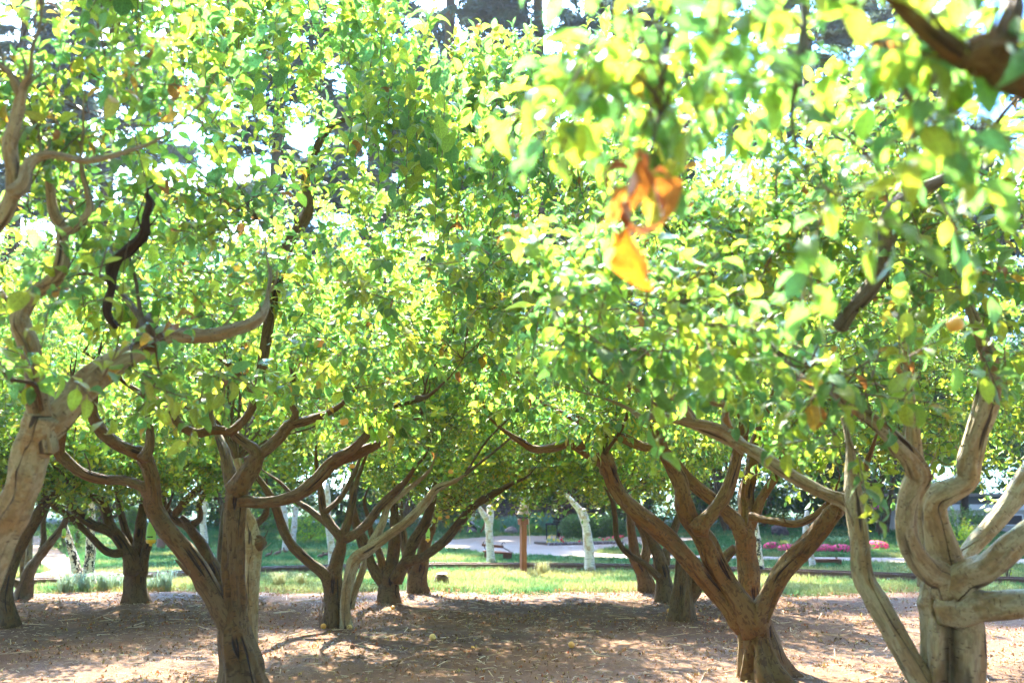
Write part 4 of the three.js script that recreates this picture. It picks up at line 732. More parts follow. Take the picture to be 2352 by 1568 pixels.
// broad leaved trees between the garden and the conifers
[[-20, -25, 2.6, 2.4, 2.4, 'dark leafy tree at far left beyond the dirt path'], [-15.5, -31, 3, 2.6, 3, 'dark leafy tree behind the black and white birches'], [-10, -36, 3.2, 2.8, 3.4, 'dark leafy tree behind the bleached white trunk'], [-4.5, -43, 3.2, 2.6, 3.6, 'leafy tree far behind the forked middle tree'], [2.5, -45, 3.4, 2.8, 4.0, 'leafy tree far behind the bell'], [8.5, -40, 3.0, 2.6, 3.2, 'dark leafy tree behind the clipped hedge'], [13.5, -37, 3.0, 2.5, 2.8, 'dark leafy tree behind the pink flowers'], [21, -36, 3.2, 2.8, 2.8, 'leafy tree right of the garden house roof'], [16, -27, 2.2, 2.0, 2.6, 'leafy tree at the right edge in front of the garden house']].forEach(([x, z, rx, ry, lift, l]) => bush('leafy_tree', l, 'tree', V(x, 0, z), rx, ry, rx * 0.9, 1100, [0.6, 0.75, 0.55], 1.5, 'leafy trees behind the garden', lift));
// clipped bushes
function clipped(name, label, pos, balls, n, tint, category = 'hedge') {
  const t = thing(name, label, category, pos.clone().setY(0)); seed(n + Math.round(pos.x * 100));
  const core = [], ms = [], cs = [], q = new THREE.Quaternion(), q2 = new THREE.Quaternion();
  for (const [x, y, z, rx, ry, rz] of balls) {
    for (let i = 0; i < 5; i++) core.push(limbGeo([{ p: V(x + gauss() * 0.04, Math.max(-0.02, y - ry * 1.05), z), r: 0.012 }, { p: V(x + gauss() * rx * 0.3, y, z + gauss() * rz * 0.3), r: 0.008 }, { p: V(x + gauss() * rx * 0.5, y + ry * 0.6, z + gauss() * rz * 0.5), r: 0.003 }], { step: 0.08, seg: 5, sd: i }));
    for (let i = 0; i < n * 2; i++) { const s = V(gauss(), gauss(), gauss()).normalize(), q0 = 0.93 * (i % 2 ? 1 : Math.cbrt(rnd())), o = V(x + s.x * rx * q0, y + s.y * ry * q0, z + s.z * rz * q0); if (o.y < 0.01) continue; q.setFromUnitVectors(UP, V(s.x + gauss() * 0.5, s.y + gauss() * 0.5 + 0.2, s.z + gauss() * 0.5).normalize()).multiply(q2.setFromAxisAngle(UP, rnd() * 6.28)); const k = rr(0.2, 0.34), w = rr(0.6, 1.4); ms.push(new THREE.Matrix4().compose(o, q, V(k, k, k))); cs.push(rgb(tint[0] * w, tint[1] * w, tint[2] * w)); }
  }
  part(t, 'stems', mergeGeometries(core), MAT.barkTan);
  instanced(t, 'foliage', SPRAYS[0], sprayMat, ms, cs); return t;
}
clipped('clipped_hedge', 'dark clipped hedge behind the broken white birch right of the bell', gnd(1352, 1241), [[-0.35, 0.38, 0, 0.55, 0.4, 0.45], [0.3, 0.36, -0.1, 0.6, 0.4, 0.45], [0.75, 0.34, 0, 0.4, 0.36, 0.4]], 1300, [0.5, 0.75, 0.5]);
{ const p = gnd(298, 1222); clipped('topiary_bush', 'small clipped bush of stacked green balls beyond the dark left tree', p, [[0, 0.24, 0, 0.22, 0.22, 0.22], [0.03, 0.55, 0, 0.26, 0.11, 0.24], [-0.02, 0.78, 0, 0.2, 0.09, 0.18]], 420, [0.9, 1.25, 0.6], 'topiary'); }
clipped('green_mound', 'left round moss green mound behind the black metal stand', gnd(1229, 1225), [[0, 0.08, 0, 0.27, 0.2, 0.25]], 300, [1.1, 1.2, 0.6], 'mound plant');
clipped('green_mound', 'right round moss green mound between the legs of the black metal stand', gnd(1268, 1224), [[0, 0.07, 0, 0.24, 0.18, 0.22]], 300, [0.9, 1.1, 0.6], 'mound plant');
bush('leafy_shrub', 'yellow green shrub in a mulch bed behind the curved limb of the forked tree', 'shrub', gnd(705, 1246), 0.62, 0.42, 0.5, 260, [1.2, 1.3, 0.6], 0.6);
bush('blue_shrub', 'blue green shrub seen right of the knobbed pale trunk', 'shrub', gnd(600, 1222), 0.75, 0.45, 0.5, 300, [0.5, 0.8, 0.75], 0.6);
bush('yellow_shrub', 'yellow leaved shrub seen between the limbs of the huge right trunk', 'shrub', gnd(2212, 1262), 0.4, 0.26, 0.3, 130, [2.0, 1.7, 0.5], 0.5);
bush('ivy_shrub', 'dark ivy like shrub in front of the garden house', 'shrub', gnd(2225, 1246), 0.9, 0.42, 0.5, 320, [0.5, 0.8, 0.55], 0.6);
bush('dry_shrub', 'thin tan shrub on the grass at the right edge', 'shrub', gnd(2316, 1338), 0.16, 0.2, 0.16, 26, [1.5, 1.2, 0.5], 0.3);
bush('low_shrub', 'small leafy shrub beside the dirt path under the leaning grey tree', 'shrub', gnd(150, 1262), 0.5, 0.28, 0.4, 150, [0.5, 0.8, 0.6], 0.55);
bush('flowering_shrub', 'magenta flowering shrub high between the two right hand trunks', 'shrub', gnd(2020, 1232), 0.2, 0.25, 0.2, 90, [0.7, 0.9, 0.6], 0.4, undefined, 0.75).children.length;

// strap leaved plants
const strapMat = (r, g, b) => new THREE.MeshPhysicalMaterial({ roughness: 0.8, transmission: 0.35, thickness: 0, side: THREE.DoubleSide, specularIntensity: 0.5, color: rgb(r, g, b) });
function straps(n, h, sp, w, arch, sd) {
  seed(sd); const pos = [], idx = [];
  for (let i = 0; i < n; i++) {
    const a = rnd() * 6.28, R = Math.sqrt(rnd()) * sp, x = Math.cos(a) * R, z = Math.sin(a) * R, b = rnd() * 6.28, L = h * rr(0.55, 1.1), le = L * arch * rr(0.3, 1.2), cb = Math.cos(b), sb = Math.sin(b);
    for (let k = 0; k <= 4; k++) { const t = k / 4, ww = w * (1 - t * t * 0.95), y = L * (t - 0.35 * arch * t * t * t), e = le * t * t; pos.push(x + cb * e - sb * ww, y, z + sb * e + cb * ww, x + cb * e + sb * ww, y, z + sb * e - cb * ww); if (k < 4) { const o = (i * 5 + k) * 2; idx.push(o, o + 1, o + 2, o + 1, o + 3, o + 2); } }
  }
  const g = new THREE.BufferGeometry(); g.setAttribute('position', new THREE.Float32BufferAttribute(pos, 3)); g.setIndex(idx); g.computeVertexNormals(); return g;
}
[[1165, 1222, 0.5, 'clump of tall blue green strap leaves left of the bell'], [1215, 1220, 0.62, 'clump of tall green strap leaves right of the bell'], [1248, 1220, 0.6, 'clump of tall green strap leaves behind the black metal stand'], [1120, 1224, 0.48, 'clump of blue green strap leaves behind the white birch left of the bell'], [1185, 1219, 0.5, 'clump of strap leaves directly behind the bell']].forEach(([x, y, h, l], i) => { const p = gnd(x, y), o = thing('strap_leaf_plant', l, 'plant', p, 'strap leaved plants behind the paved path'); part(o, 'leaves', straps(260, h * 1.5, 0.45, 0.018, 0.6, 900 + i), i % 2 ? strapMat(0.14, 0.42, 0.14) : strapMat(0.18, 0.42, 0.28)).userData.kind = 'stuff'; });
[[1828, 1258, 'light green fern like plant behind the left end of the pink flowers'], [1928, 1256, 'light green fern like plant behind the middle of the pink flowers']].forEach(([x, y, l], i) => { const o = thing('arching_plant', l, 'plant', gnd(x, y)); part(o, 'leaves', straps(110, 0.46, 0.16, 0.014, 1.1, 950 + i), strapMat(0.22, 0.38, 0.15)).userData.kind = 'stuff'; });

// pink flower mounds: a dome of small leaves and five petalled flowers
const flowerGeo = (() => { const gs = []; for (let i = 0; i < 5; i++) { const g = new THREE.CircleGeometry(0.5, 7); g.scale(0.75, 1, 1); g.translate(0, 0.5, 0); g.rotateX(-0.35); g.rotateZ(i * 1.2566); gs.push(g); } const c = new THREE.SphereGeometry(0.14, 6, 4); gs.push(c); return mergeGeometries(gs); })();
const petal = (r, g, b) => new THREE.MeshPhysicalMaterial({ color: rgb(r, g, b), roughness: 0.8, transmission: 0.3, thickness: 0, side: THREE.DoubleSide });
const pinkPale = petal(0.92, 0.09, 0.32), pinkMat = petal(0.92, 0.06, 0.26), redMat = petal(0.7, 0.03, 0.06), yellowMat = petal(0.85, 0.62, 0.04), magentaMat = petal(0.7, 0.03, 0.32);
function flowers(t, c, rx, ry, rz, n, mat, size, up = 0.2) {
  const q = new THREE.Quaternion();
  for (let i = 0; i < n; i++) { let s; do { s = V(gauss(), gauss(), gauss()).normalize(); } while (s.y < -0.25 || s.z < -0.5); const m = part(t, 'flower', flowerGeo, mat); m.position.set(c.x + s.x * rx, c.y + s.y * ry, c.z + s.z * rz); m.quaternion.copy(q.setFromUnitVectors(V(0, 0, 1), s.clone().add(V(gauss() * 0.4, up + gauss() * 0.3, gauss() * 0.4)).normalize())); m.scale.setScalar(size * rr(0.75, 1.2)); }
}
[[1775, 1266, 0.17, 0.30, 'leftmost mound of the pink flower bed'], [1812, 1270, 0.2, 0.28, 'second mound from the left in the pink flower bed'], [1850, 1270, 0.2, 0.27, 'pink flower mound partly behind the leaning golden limb'], [1897, 1272, 0.21, 0.3, 'pink flower mound just right of the leaning golden limb'], [1934, 1272, 0.21, 0.3, 'pink flower mound left of the pale slanting stem'], [1975, 1270, 0.2, 0.3, 'pink flower mound hidden behind the pale slanting stem'], [2012, 1266, 0.25, 0.34, 'rightmost and largest mound of the pink flower bed']].forEach(([x, y, r, h, l], i) => {
  const t = bush('pink_flower_mound', l, 'flowers', gnd(x, y), r * 1.35, h * 0.36, r, 110, [0.45, 0.7, 0.4], 0.28, 'pink flower mounds in a row'); flowers(t, V(0, h * 0.36, 0), r * 1.42, h * 0.47, r * 1.1, 190, pinkMat, 0.032); flowers(t, V(0, h * 0.36, 0), r * 1.4, h * 0.46, r * 1.1, 60, pinkPale, 0.03);
});
{ const t = scene.children.find((o) => o.name === 'flowering_shrub'); seed(5); flowers(t, V(0, 1.0, 0), 0.22, 0.3, 0.2, 70, magentaMat, 0.035); }
// low bed with stone edging
{
  const L = gnd(1258, 1253), R = gnd(1432, 1249), n = 22;
  const t = thing('flower_bed', 'low bed of silvery plants with red and yellow flowers behind a stone edging', 'flower bed', L), vec = R.clone().sub(L); seed(61);
  const soil = new THREE.BoxGeometry(vec.length(), 0.08, 1.0); soil.translate(vec.length() / 2, 0.03, -0.5); soil.rotateY(-Math.atan2(vec.z, vec.x)); part(t, 'soil', soil, std({ color: rgb(0.06, 0.045, 0.03) }));
  for (let i = 0; i < n; i++) { const g = new THREE.DodecahedronGeometry(0.5, 1), a = g.attributes.position; for (let k = 0; k < a.count; k++) { const s = 1 + 0.3 * noise(a.getX(k) * 3 + i, a.getY(k) * 3, a.getZ(k) * 3); a.setXYZ(k, a.getX(k) * s, a.getY(k) * s, a.getZ(k) * s); } g.computeVertexNormals(); const m = part(t, 'stone', g, MAT.stone); m.position.copy(vec).multiplyScalar((i + 0.5) / n); m.position.y = 0.05; m.position.z += 0.03; m.scale.set(vec.length() / n * 1.02, 0.11, 0.14); }
  const ms = [], cs = [], q = new THREE.Quaternion(); for (let i = 0; i < 520; i++) { const p = vec.clone().multiplyScalar(rnd()); p.z -= rr(0.05, 0.9); p.y = 0.05; q.setFromUnitVectors(UP, V(gauss(), 1.2, gauss()).normalize()); const k = rr(0.2, 0.42); ms.push(new THREE.Matrix4().compose(p, q, V(k, k, k))); const w = rr(0.8, 1.4); cs.push(rgb(1.1 * w, 1.15 * w, 2.2 * w)); }
  instanced(t, 'foliage', SPRAYS[2], sprayMat, ms, cs);
  flowers(t, V(0.16, 0.1, -0.15), 0.2, 0.22, 0.12, 26, yellowMat, 0.035); flowers(t, V(0.42, 0.14, -0.2), 0.09, 0.14, 0.1, 8, redMat, 0.04); flowers(t, V(1.7, 0.16, -0.3), 0.35, 0.08, 0.1, 10, redMat, 0.04); flowers(t, V(2.1, 0.2, -0.4), 0.22, 0.1, 0.1, 12, redMat, 0.045); flowers(t, V(0.95, 0.12, -0.3), 0.1, 0.06, 0.1, 4, redMat, 0.035);
}
// stones
function rock(label, pos, w, h, d, mat, sd, name = 'rock', lift = 0) { const g = new THREE.IcosahedronGeometry(0.5, 4), a = g.attributes.position; for (let k = 0; k < a.count; k++) { const x = a.getX(k), y = a.getY(k), z = a.getZ(k), s = 1 + 0.35 * noise(x * 2.4 + sd, y * 2.4, z * 2.4) + 0.12 * noise(x * 7 + sd, y * 7, z * 7); a.setXYZ(k, x * s, y * s, z * s); } g.computeVertexNormals(); const m = part(scene, name, g, mat); m.position.copy(pos); m.position.y = h * 0.3 + lift; m.scale.set(w, h, d); m.rotation.y = sd; return tag(m, label, 'rock'); }
const bankStone = std({ map: MAT.stone.map, color: rgb(0.75, 0.7, 0.66) }), darkStone = std({ map: MAT.stone.map, color: rgb(0.3, 0.27, 0.27) }), warmStone = std({ map: MAT.stone.map, color: rgb(1.3, 1.15, 1.05) });
rock('grey rock at the foot of the strap leaves left of the bell', gnd(1174, 1226), 0.42, 0.36, 0.3, MAT.stone, 3); rock('dark brown boulder on the lawn behind the pink flowers', gnd(1792, 1232), 0.7, 0.5, 0.5, darkStone, 7); rock('small grey rock under the hammock stand', gnd(1085, 1224), 0.5, 0.3, 0.4, MAT.stone, 9); rock('pinkish stone block on the grass by the right edge', gnd(2288, 1340), 0.16, 0.2, 0.16, warmStone, 11); rock('brown root lump at the foot of the two birch trunks', gnd(221, 1337), 0.13, 0.16, 0.13, darkStone, 13);
{ seed(333); const w = thing('stone_bank', 'pale dry stone bank behind the strap leaved plants', 'stone wall', gnd(1210, 1204)); const g0 = [0, 1, 2].map((v) => { const g = new THREE.IcosahedronGeometry(0.5, 2), a = g.attributes.position; for (let k = 0; k < a.count; k++) { const s = 1 + 0.4 * noise(a.getX(k) * 2 + v * 5, a.getY(k) * 2, a.getZ(k) * 2); a.setXYZ(k, a.getX(k) * s, a.getY(k) * s, a.getZ(k) * s); } g.computeVertexNormals(); return g; });
  for (let j = 0; j < 5; j++) for (let i = 0; i < 13; i++) { const m = part(w, 'stone', g0[(i + j) % 3], bankStone); m.position.set(-2.2 + i * 0.46 + (j % 2) * 0.2 + gauss() * 0.06, 0.12 + j * 0.24 + gauss() * 0.02, -j * 0.12 + gauss() * 0.05); m.scale.set(rr(0.46, 0.62), rr(0.26, 0.36), 0.45); m.rotation.set(gauss() * 0.2, rnd() * 6, gauss() * 0.2); } }

// birch trunks and bare stems standing in the grass
function stemTree(name, label, category, base, parts, group) { const t = thing(name, label, category, base.clone().setY(0), group); parts.forEach(([kind, mat, pts, o = {}], i) => part(t, kind, limbGeo(pts.map((q) => ({ p: q.p.clone().sub(t.position), r: q.r })), { step: 0.05, seg: 14, rough: 0.09, crook: 0.25, uvw: 0.25, sd: base.x * 7 + i, flare: i ? 0.1 : 0.15, ...o }), mat)); return t; }
FR.E = [0, 1102.5, 0.17577]; FR.F = [367.5, 1102.5, 0.17577]; FR.G = [918.75, 1102.5, 0.14645]; FR.H = [1148.4, 1102.5, 0.14645]; FR.I = [1699.7, 1120.9, 0.17577]; FR.J = [2021.25, 1056.6, 0.20506];
const BG = 'pale birch trunks in the grass';
stemTree('birch_trunk', 'black and white birch trunk leaning left beside the dirt path', 'birch trunk', gnd(177, 1350), [['trunk', M.birchDark, T('E', 17, 17, '1015,1430,130;1000,1300,122;960,1050,108;910,850,92;870,680,72;850,600,52;835,480,30')]], BG);
stemTree('birch_trunk', 'upright black and white birch trunk right of the one that leans left', 'birch trunk', gnd(205, 1348), [['trunk', M.birchDark, T('E', 16.9, 16.9, '1165,1410,150;1160,1200,132;1165,1000,124;1180,700,106;1192,420,92;1190,280,66;1185,100,50')]], BG);
stemTree('birch_trunk', 'bleached white trunk behind the crooked left tree', 'birch trunk', gnd(463, 1300), [['trunk', M.birch, T('F', 22, 22, '545,1180,100;560,1000,96;575,800,86;560,560,86;570,400,80;590,260,90;560,120,70;520,0,50')]], BG);
stemTree('birch_trunk', 'thin white trunk left of the cream post behind the curved limb', 'birch trunk', gnd(650, 1275), [['trunk', M.birch, T('F', 26, 26, '1625,985,84;1640,800,80;1635,560,78;1620,380,70;1600,200,50')]], BG);
stemTree('birch_trunk', 'smooth cream coloured trunk left of the yellow green shrub', 'birch trunk', gnd(671, 1256), [['trunk', M.birch, T('F', 29, 29, '1725,875,76;1740,700,74;1760,500,72;1775,330,60;1780,150,40')]], BG);
stemTree('birch_trunk', 'cream and tan trunk standing just left of the forked middle tree', 'birch trunk', gnd(762, 1300), [['trunk', M.birch, T('F', 21.7, 21.7, '2245,1130,96;2240,900,92;2200,600,84;2190,300,78;2180,50,60')]], BG);
stemTree('birch_trunk', 'cut white birch trunk with a forked top left of the bell', 'birch trunk', gnd(1128, 1298), [['trunk', M.birch, T('G', 22, 22, '1432,1335,130;1415,1100,116;1402,900,114;1395,760,118;1400,640,120;1412,520,110;1400,410,100')], ['stub', M.birch, T('G', 21.9, 21.8, '1385,650,90;1320,540,92;1265,460,72;1225,390,50')]], BG);
stemTree('birch_trunk', 'broken white birch trunk that bends left above the path right of the bell', 'birch trunk', gnd(1356, 1316), [['trunk', M.birch, T('H', 20, 20, '1412,1465,150;1398,1250,148;1385,1050,146;1365,850,138;1340,680,126;1290,540,112;1220,430,94;1150,350,86;1090,280,66;1020,205,36')], ['stub', M.birch, T('H', 19.95, 19.95, '1345,640,110;1335,540,96;1320,455,70'), { rough: 0.3 }]], BG);
stemTree('birch_trunk', 'white birch trunk with a dark knot hole beside the upright pale apple trunk', 'birch trunk', gnd(1746, 1325), [['trunk', M.birchDark, T('I', 19.2, 19.2, '265,1165,120;250,950,112;235,750,100;215,580,84;200,400,70')]], BG);
stemTree('birch_trunk', 'tan birch trunk behind the leaning golden limb at the wooden bench', 'birch trunk', gnd(1869, 1309), [['trunk', M.birch, T('I', 21, 21, '965,1075,90;945,950,76;900,800,70;870,640,72;868,500,78;872,420,74;880,300,50')]], BG);
stemTree('grey_trunk', 'dull violet grey trunk behind the small leaning grey tree', 'tree trunk', gnd(62, 1335), [['trunk', M.barkGrey, T('E', 18, 18, '330,1340,90;350,1150,80;375,900,78;390,700,70;400,500,60')], ['stem', M.barkDark, T('E', 18.2, 18.2, '290,1320,76;285,1100,74;290,900,64')]]);
stemTree('dark_trunk', 'dark upright trunk in front of the garden house', 'tree trunk', gnd(2218, 1232), [['trunk', M.barkBlack, T('J', 38, 38, '965,860,100;955,700,92;955,500,86;960,300,70')]]);
stemTree('thin_trunk', 'thin tan trunk between the two black and white birches', 'tree trunk', gnd(178, 1262), [['trunk', M.barkTan, T('E', 28, 28, '1010,910,54;1008,700,50;1004,400,46')]]);

// narrow railway track
{
  const line = trackLine;
  const t = thing('railway_track', 'narrow miniature railway track crossing the grass behind the orchard', 'railway track', V(0, 0.02, 0)), steel = std({ color: rgb(0.14, 0.085, 0.065), metalness: 0.5, roughness: 0.6 });
  const N = 160, P = (u, off) => { const p = line.getPointAt(u), tg = line.getTangentAt(u); return p.add(V(-tg.z, 0, tg.x).multiplyScalar(off)); };
  for (const off of [-0.19, 0.19]) { const pos = [], idx = [], prof = [[-0.03, 0.04], [-0.03, 0.055], [-0.008, 0.06], [-0.008, 0.095], [-0.018, 0.1], [-0.018, 0.115], [0.018, 0.115], [0.018, 0.1], [0.008, 0.095], [0.008, 0.06], [0.03, 0.055], [0.03, 0.04]], m = prof.length; for (let i = 0; i <= N; i++) prof.forEach(([o, y]) => { const p = P(i / N, off + o); pos.push(p.x, y, p.z); }); for (let i = 0; i < N; i++) for (let j = 0; j < m; j++) { const a = i * m + j, b = i * m + (j + 1) % m; idx.push(a, a + m, b, b, a + m, b + m); } const g = new THREE.BufferGeometry(); g.setAttribute('position', new THREE.Float32BufferAttribute(pos, 3)); g.setIndex(idx); part(t, 'rail', g.toNonIndexed(), steel).geometry.computeVertexNormals(); }
  const tie = new THREE.BoxGeometry(0.62, 0.06, 0.1), wood = std({ map: MAT.wood.map, color: rgb(0.4, 0.36, 0.34) }); for (let i = 0; i < 110; i++) { const u = (i + 0.5) / 110, p = P(u, 0), tg = line.getTangentAt(u), m = part(t, 'sleeper', tie, wood); m.position.set(p.x, 0.012, p.z); m.rotation.y = Math.atan2(tg.x, tg.z); }
}
// bell on its post
{
  const b = gnd(1202, 1321), d = D(b), t = thing('bell_post', 'square wooden post with a cap carrying the brass bell', 'post', b), Y = (zy) => at(1200, 1102.5 + zy * 0.14645, d).y, yTop = Y(700), yCap = Y(610), w = sizeAt(85 * 0.14645, d);
  part(t, 'post', box(w, yTop + 0.02, w, 0, yTop / 2, 0, 0.35), std({ map: MAT.wood.map, color: rgb(1.1, 0.95, 0.85) }));
  part(t, 'cap', mergeGeometries([box(w * 1.6, (yCap - yTop) * 0.75, w * 1.6, 0, yTop + (yCap - yTop) * 0.4, 0, 0.35), box(w * 1.8, 0.02, w * 1.8, 0, yCap - 0.012, 0, 0.35)]), std({ map: MAT.wood.map, color: rgb(1.0, 0.85, 0.75) }));
  const yb = Y(540), yt = Y(375), R = sizeAt(103 * 0.14645, d), H = yt - yb, prof = [[0.99, 0], [1.0, 0.04], [0.86, 0.2], [0.68, 0.42], [0.6, 0.65], [0.56, 0.84], [0.5, 0.95], [0.3, 1.0], [0.001, 1.01]].map(([x, y]) => new THREE.Vector2(x * R, y * H));
  const bt = thing('brass_bell', 'brass bell hanging in a dark iron cradle on the wooden post', 'bell', V(b.x, yCap, b.z));
  const body = new THREE.LatheGeometry([new THREE.Vector2(R * 0.9, 0.01), ...prof], 28); part(bt, 'bell_body', body, new THREE.MeshPhysicalMaterial({ color: rgb(0.55, 0.40, 0.22), metalness: 0.9, roughness: 0.36, side: THREE.DoubleSide })).position.y = yb - yCap;
  const iron = std({ color: rgb(0.06, 0.035, 0.03), metalness: 0.4, roughness: 0.6 }), arm = (s) => new THREE.TubeGeometry(new THREE.CatmullRomCurve3([V(0, 0.02, 0), V(s * R * 0.9, 0.05, 0), V(s * R * 1.28, (yb - yCap) + H * 0.35, 0), V(s * R * 1.05, (yb - yCap) + H * 0.85, 0), V(s * R * 0.62, yt - yCap - 0.01, 0)]), 24, 0.012, 8);
  part(bt, 'cradle', mergeGeometries([arm(-1), arm(1)]), iron); part(bt, 'base_plate', new THREE.CylinderGeometry(w * 0.7, w * 0.85, 0.03, 16).translate(0, 0.015, 0), iron);
  part(bt, 'clapper', mergeGeometries([new THREE.CylinderGeometry(0.006, 0.006, H * 0.8, 6).translate(0, yb - yCap + H * 0.45, 0), new THREE.SphereGeometry(0.022, 10, 8).translate(0, yb - yCap + 0.01, 0)]), iron);
  part(bt, 'finial', new THREE.LatheGeometry([[0.001, 0], [0.03, 0], [0.045, 0.02], [0.03, 0.045], [0.018, 0.06], [0.02, 0.09], [0.012, 0.13], [0.001, 0.14]].map(([x, y]) => new THREE.Vector2(x, y)), 14).translate(-0.02, yt - yCap - 0.005, 0), std({ color: rgb(0.3, 0.27, 0.24), metalness: 0.6, roughness: 0.45 }));
  part(bt, 'pull_rope', new THREE.TubeGeometry(new THREE.CatmullRomCurve3([V(R * 0.72, yt - yCap - 0.02, 0.03), V(R * 0.85, -0.1, 0.1), V(R * 1.02, Y(1010) - yCap, 0.08)]), 20, 0.006, 6), std({ color: rgb(0.6, 0.5, 0.34) }));
}
// green bottle traps hanging in the trees
function trap(label, sx, yTop, yBot, w, d, hang) {
  const p = at(sx, yBot, d), top = at(sx, yTop, d).y - p.y, r = sizeAt(w, d) / 2, t = thing('bottle_trap', label, 'trap', p, 'green bottle traps hanging in the apple trees');
  part(t, 'bottle', new THREE.LatheGeometry([[0.98, 0.24], [1.0, 0.3], [1, 0.6], [0.96, 0.74], [0.7, 0.9], [0.3, 1.0], [0.001, 1.0]].map(([x, y]) => new THREE.Vector2(x * r, y * top)), 22), new THREE.MeshPhysicalMaterial({ color: rgb(0.55, 0.90, 0.20), roughness: 0.75, transmission: 0.5, thickness: 0, side: THREE.DoubleSide, clearcoat: 0.6, clearcoatRoughness: 0.2 }));
  const yl = new THREE.MeshPhysicalMaterial({ color: rgb(0.82, 0.58, 0.03), roughness: 0.4 });
  part(t, 'cap', new THREE.LatheGeometry([[0.001, 0], [0.28, 0], [0.32, 0.09], [0.8, 0.1], [1.02, 0.14], [1.08, 0.2], [1.08, 0.25], [0.98, 0.25]].map(([x, y]) => new THREE.Vector2(x * r, y * top)), 22), yl);
  part(t, 'lettering_band', new THREE.CylinderGeometry(r * 1.012, r * 1.012, top * 0.05, 22, 1, true, -0.7, 1.4).translate(0, top * 0.36, 0), std({ color: rgb(0.03, 0.07, 0.02), side: THREE.DoubleSide }));
  part(t, 'wire', new THREE.CylinderGeometry(0.003, 0.003, hang, 5).translate(0, top + hang / 2 - 0.01, 0), std({ color: rgb(0.1, 0.1, 0.1), metalness: 0.6 }));
}
trap('large green bottle trap with a yellow cap hanging in the dark left tree', 345, 1195, 1253.5, 20.5, 13.6, 0.5);
trap('small green bottle trap with a yellow cap hanging at the leaning grey tree', 144.8, 1213, 1236.5, 8.5, 14.6, 0.35);
trap('narrow yellow green bottle trap hanging in the broad trunk left of the bell', 982.5, 1212, 1245, 9.5, 14.9, 0.4);
// brown game birds on the grass
const birdTone = std({ map: dataTex(64, 64, (u, v) => { const n = noise(u * 20, v * 20, 2) * 0.5 + 0.5, m = noise(u * 50, v * 14, 6) * 0.5 + 0.5; return mixc([0.44, 0.31, 0.22], [0.2, 0.14, 0.11], sstep(0.4, 0.7, n * 0.5 + m * 0.5)); }) }), birdDark = std({ color: rgb(0.05, 0.035, 0.03) });
function bird(label, sx, sy, h, face, lean) {
  const p = gnd(sx, sy), H = sizeAt(h, D(p)), t = thing('game_bird', label, 'bird', p, 'brown game birds on the grass'), k = H, B = (x, y, r) => ({ p: V(x * k, y * k, 0), r: r * k });
  const g = limbGeo([B(-0.72, 0.20, 0.02), B(-0.5, 0.30, 0.07), B(-0.28, 0.40, 0.16), B(-0.02, 0.46, 0.205), B(0.18, 0.54, 0.17), B(0.28, 0.68, 0.10), B(0.30, 0.80, 0.075), B(0.32, 0.88, 0.088), B(0.36, 0.93, 0.07), B(0.41, 0.935, 0.03)], { step: 0.012, seg: 16, rough: 0.05, crook: 0, sd: sx });
  part(t, 'body', g, birdTone); part(t, 'beak', new THREE.ConeGeometry(0.028 * k, 0.09 * k, 8).rotateZ(-1.75).translate(0.47 * k, 0.915 * k, 0), birdDark);
  for (const s of [-1, 1]) { part(t, 'leg', limbGeo([B(-0.03 + s * 0.03, 0.30, 0.035), B(-0.05 + s * 0.03, 0.16, 0.018), B(-0.01 + s * 0.03, 0.02, 0.016), B(0.07 + s * 0.03, 0.0, 0.012)].map((q) => ({ p: q.p.add(V(0, 0, s * 0.07 * k)), r: q.r })), { step: 0.02, seg: 7 }), birdDark); part(t, 'wing', new THREE.SphereGeometry(1, 14, 10).scale(0.30 * k, 0.13 * k, 0.05 * k).rotateZ(0.32).translate(-0.16 * k, 0.43 * k, s * 0.16 * k), birdTone); part(t, 'eye', new THREE.SphereGeometry(0.014 * k, 8, 6).translate(0.36 * k, 0.92 * k, s * 0.06 * k), birdDark); }
  t.rotation.y = face; return t;
}
bird('leftmost brown bird on the grass right of the knobbed pale trunk', 616, 1284, 20, 0.3); bird('second brown bird standing upright right of the leftmost one', 637, 1281, 22, 0.9); bird('brown bird half hidden behind the curved limb of the forked tree', 655, 1274, 17, 2.6); bird('brown bird looking up left of the cream and tan trunk', 735, 1287, 20, 0.3); bird('brown bird half behind the cream and tan trunk', 747, 1283, 19, 0.6);

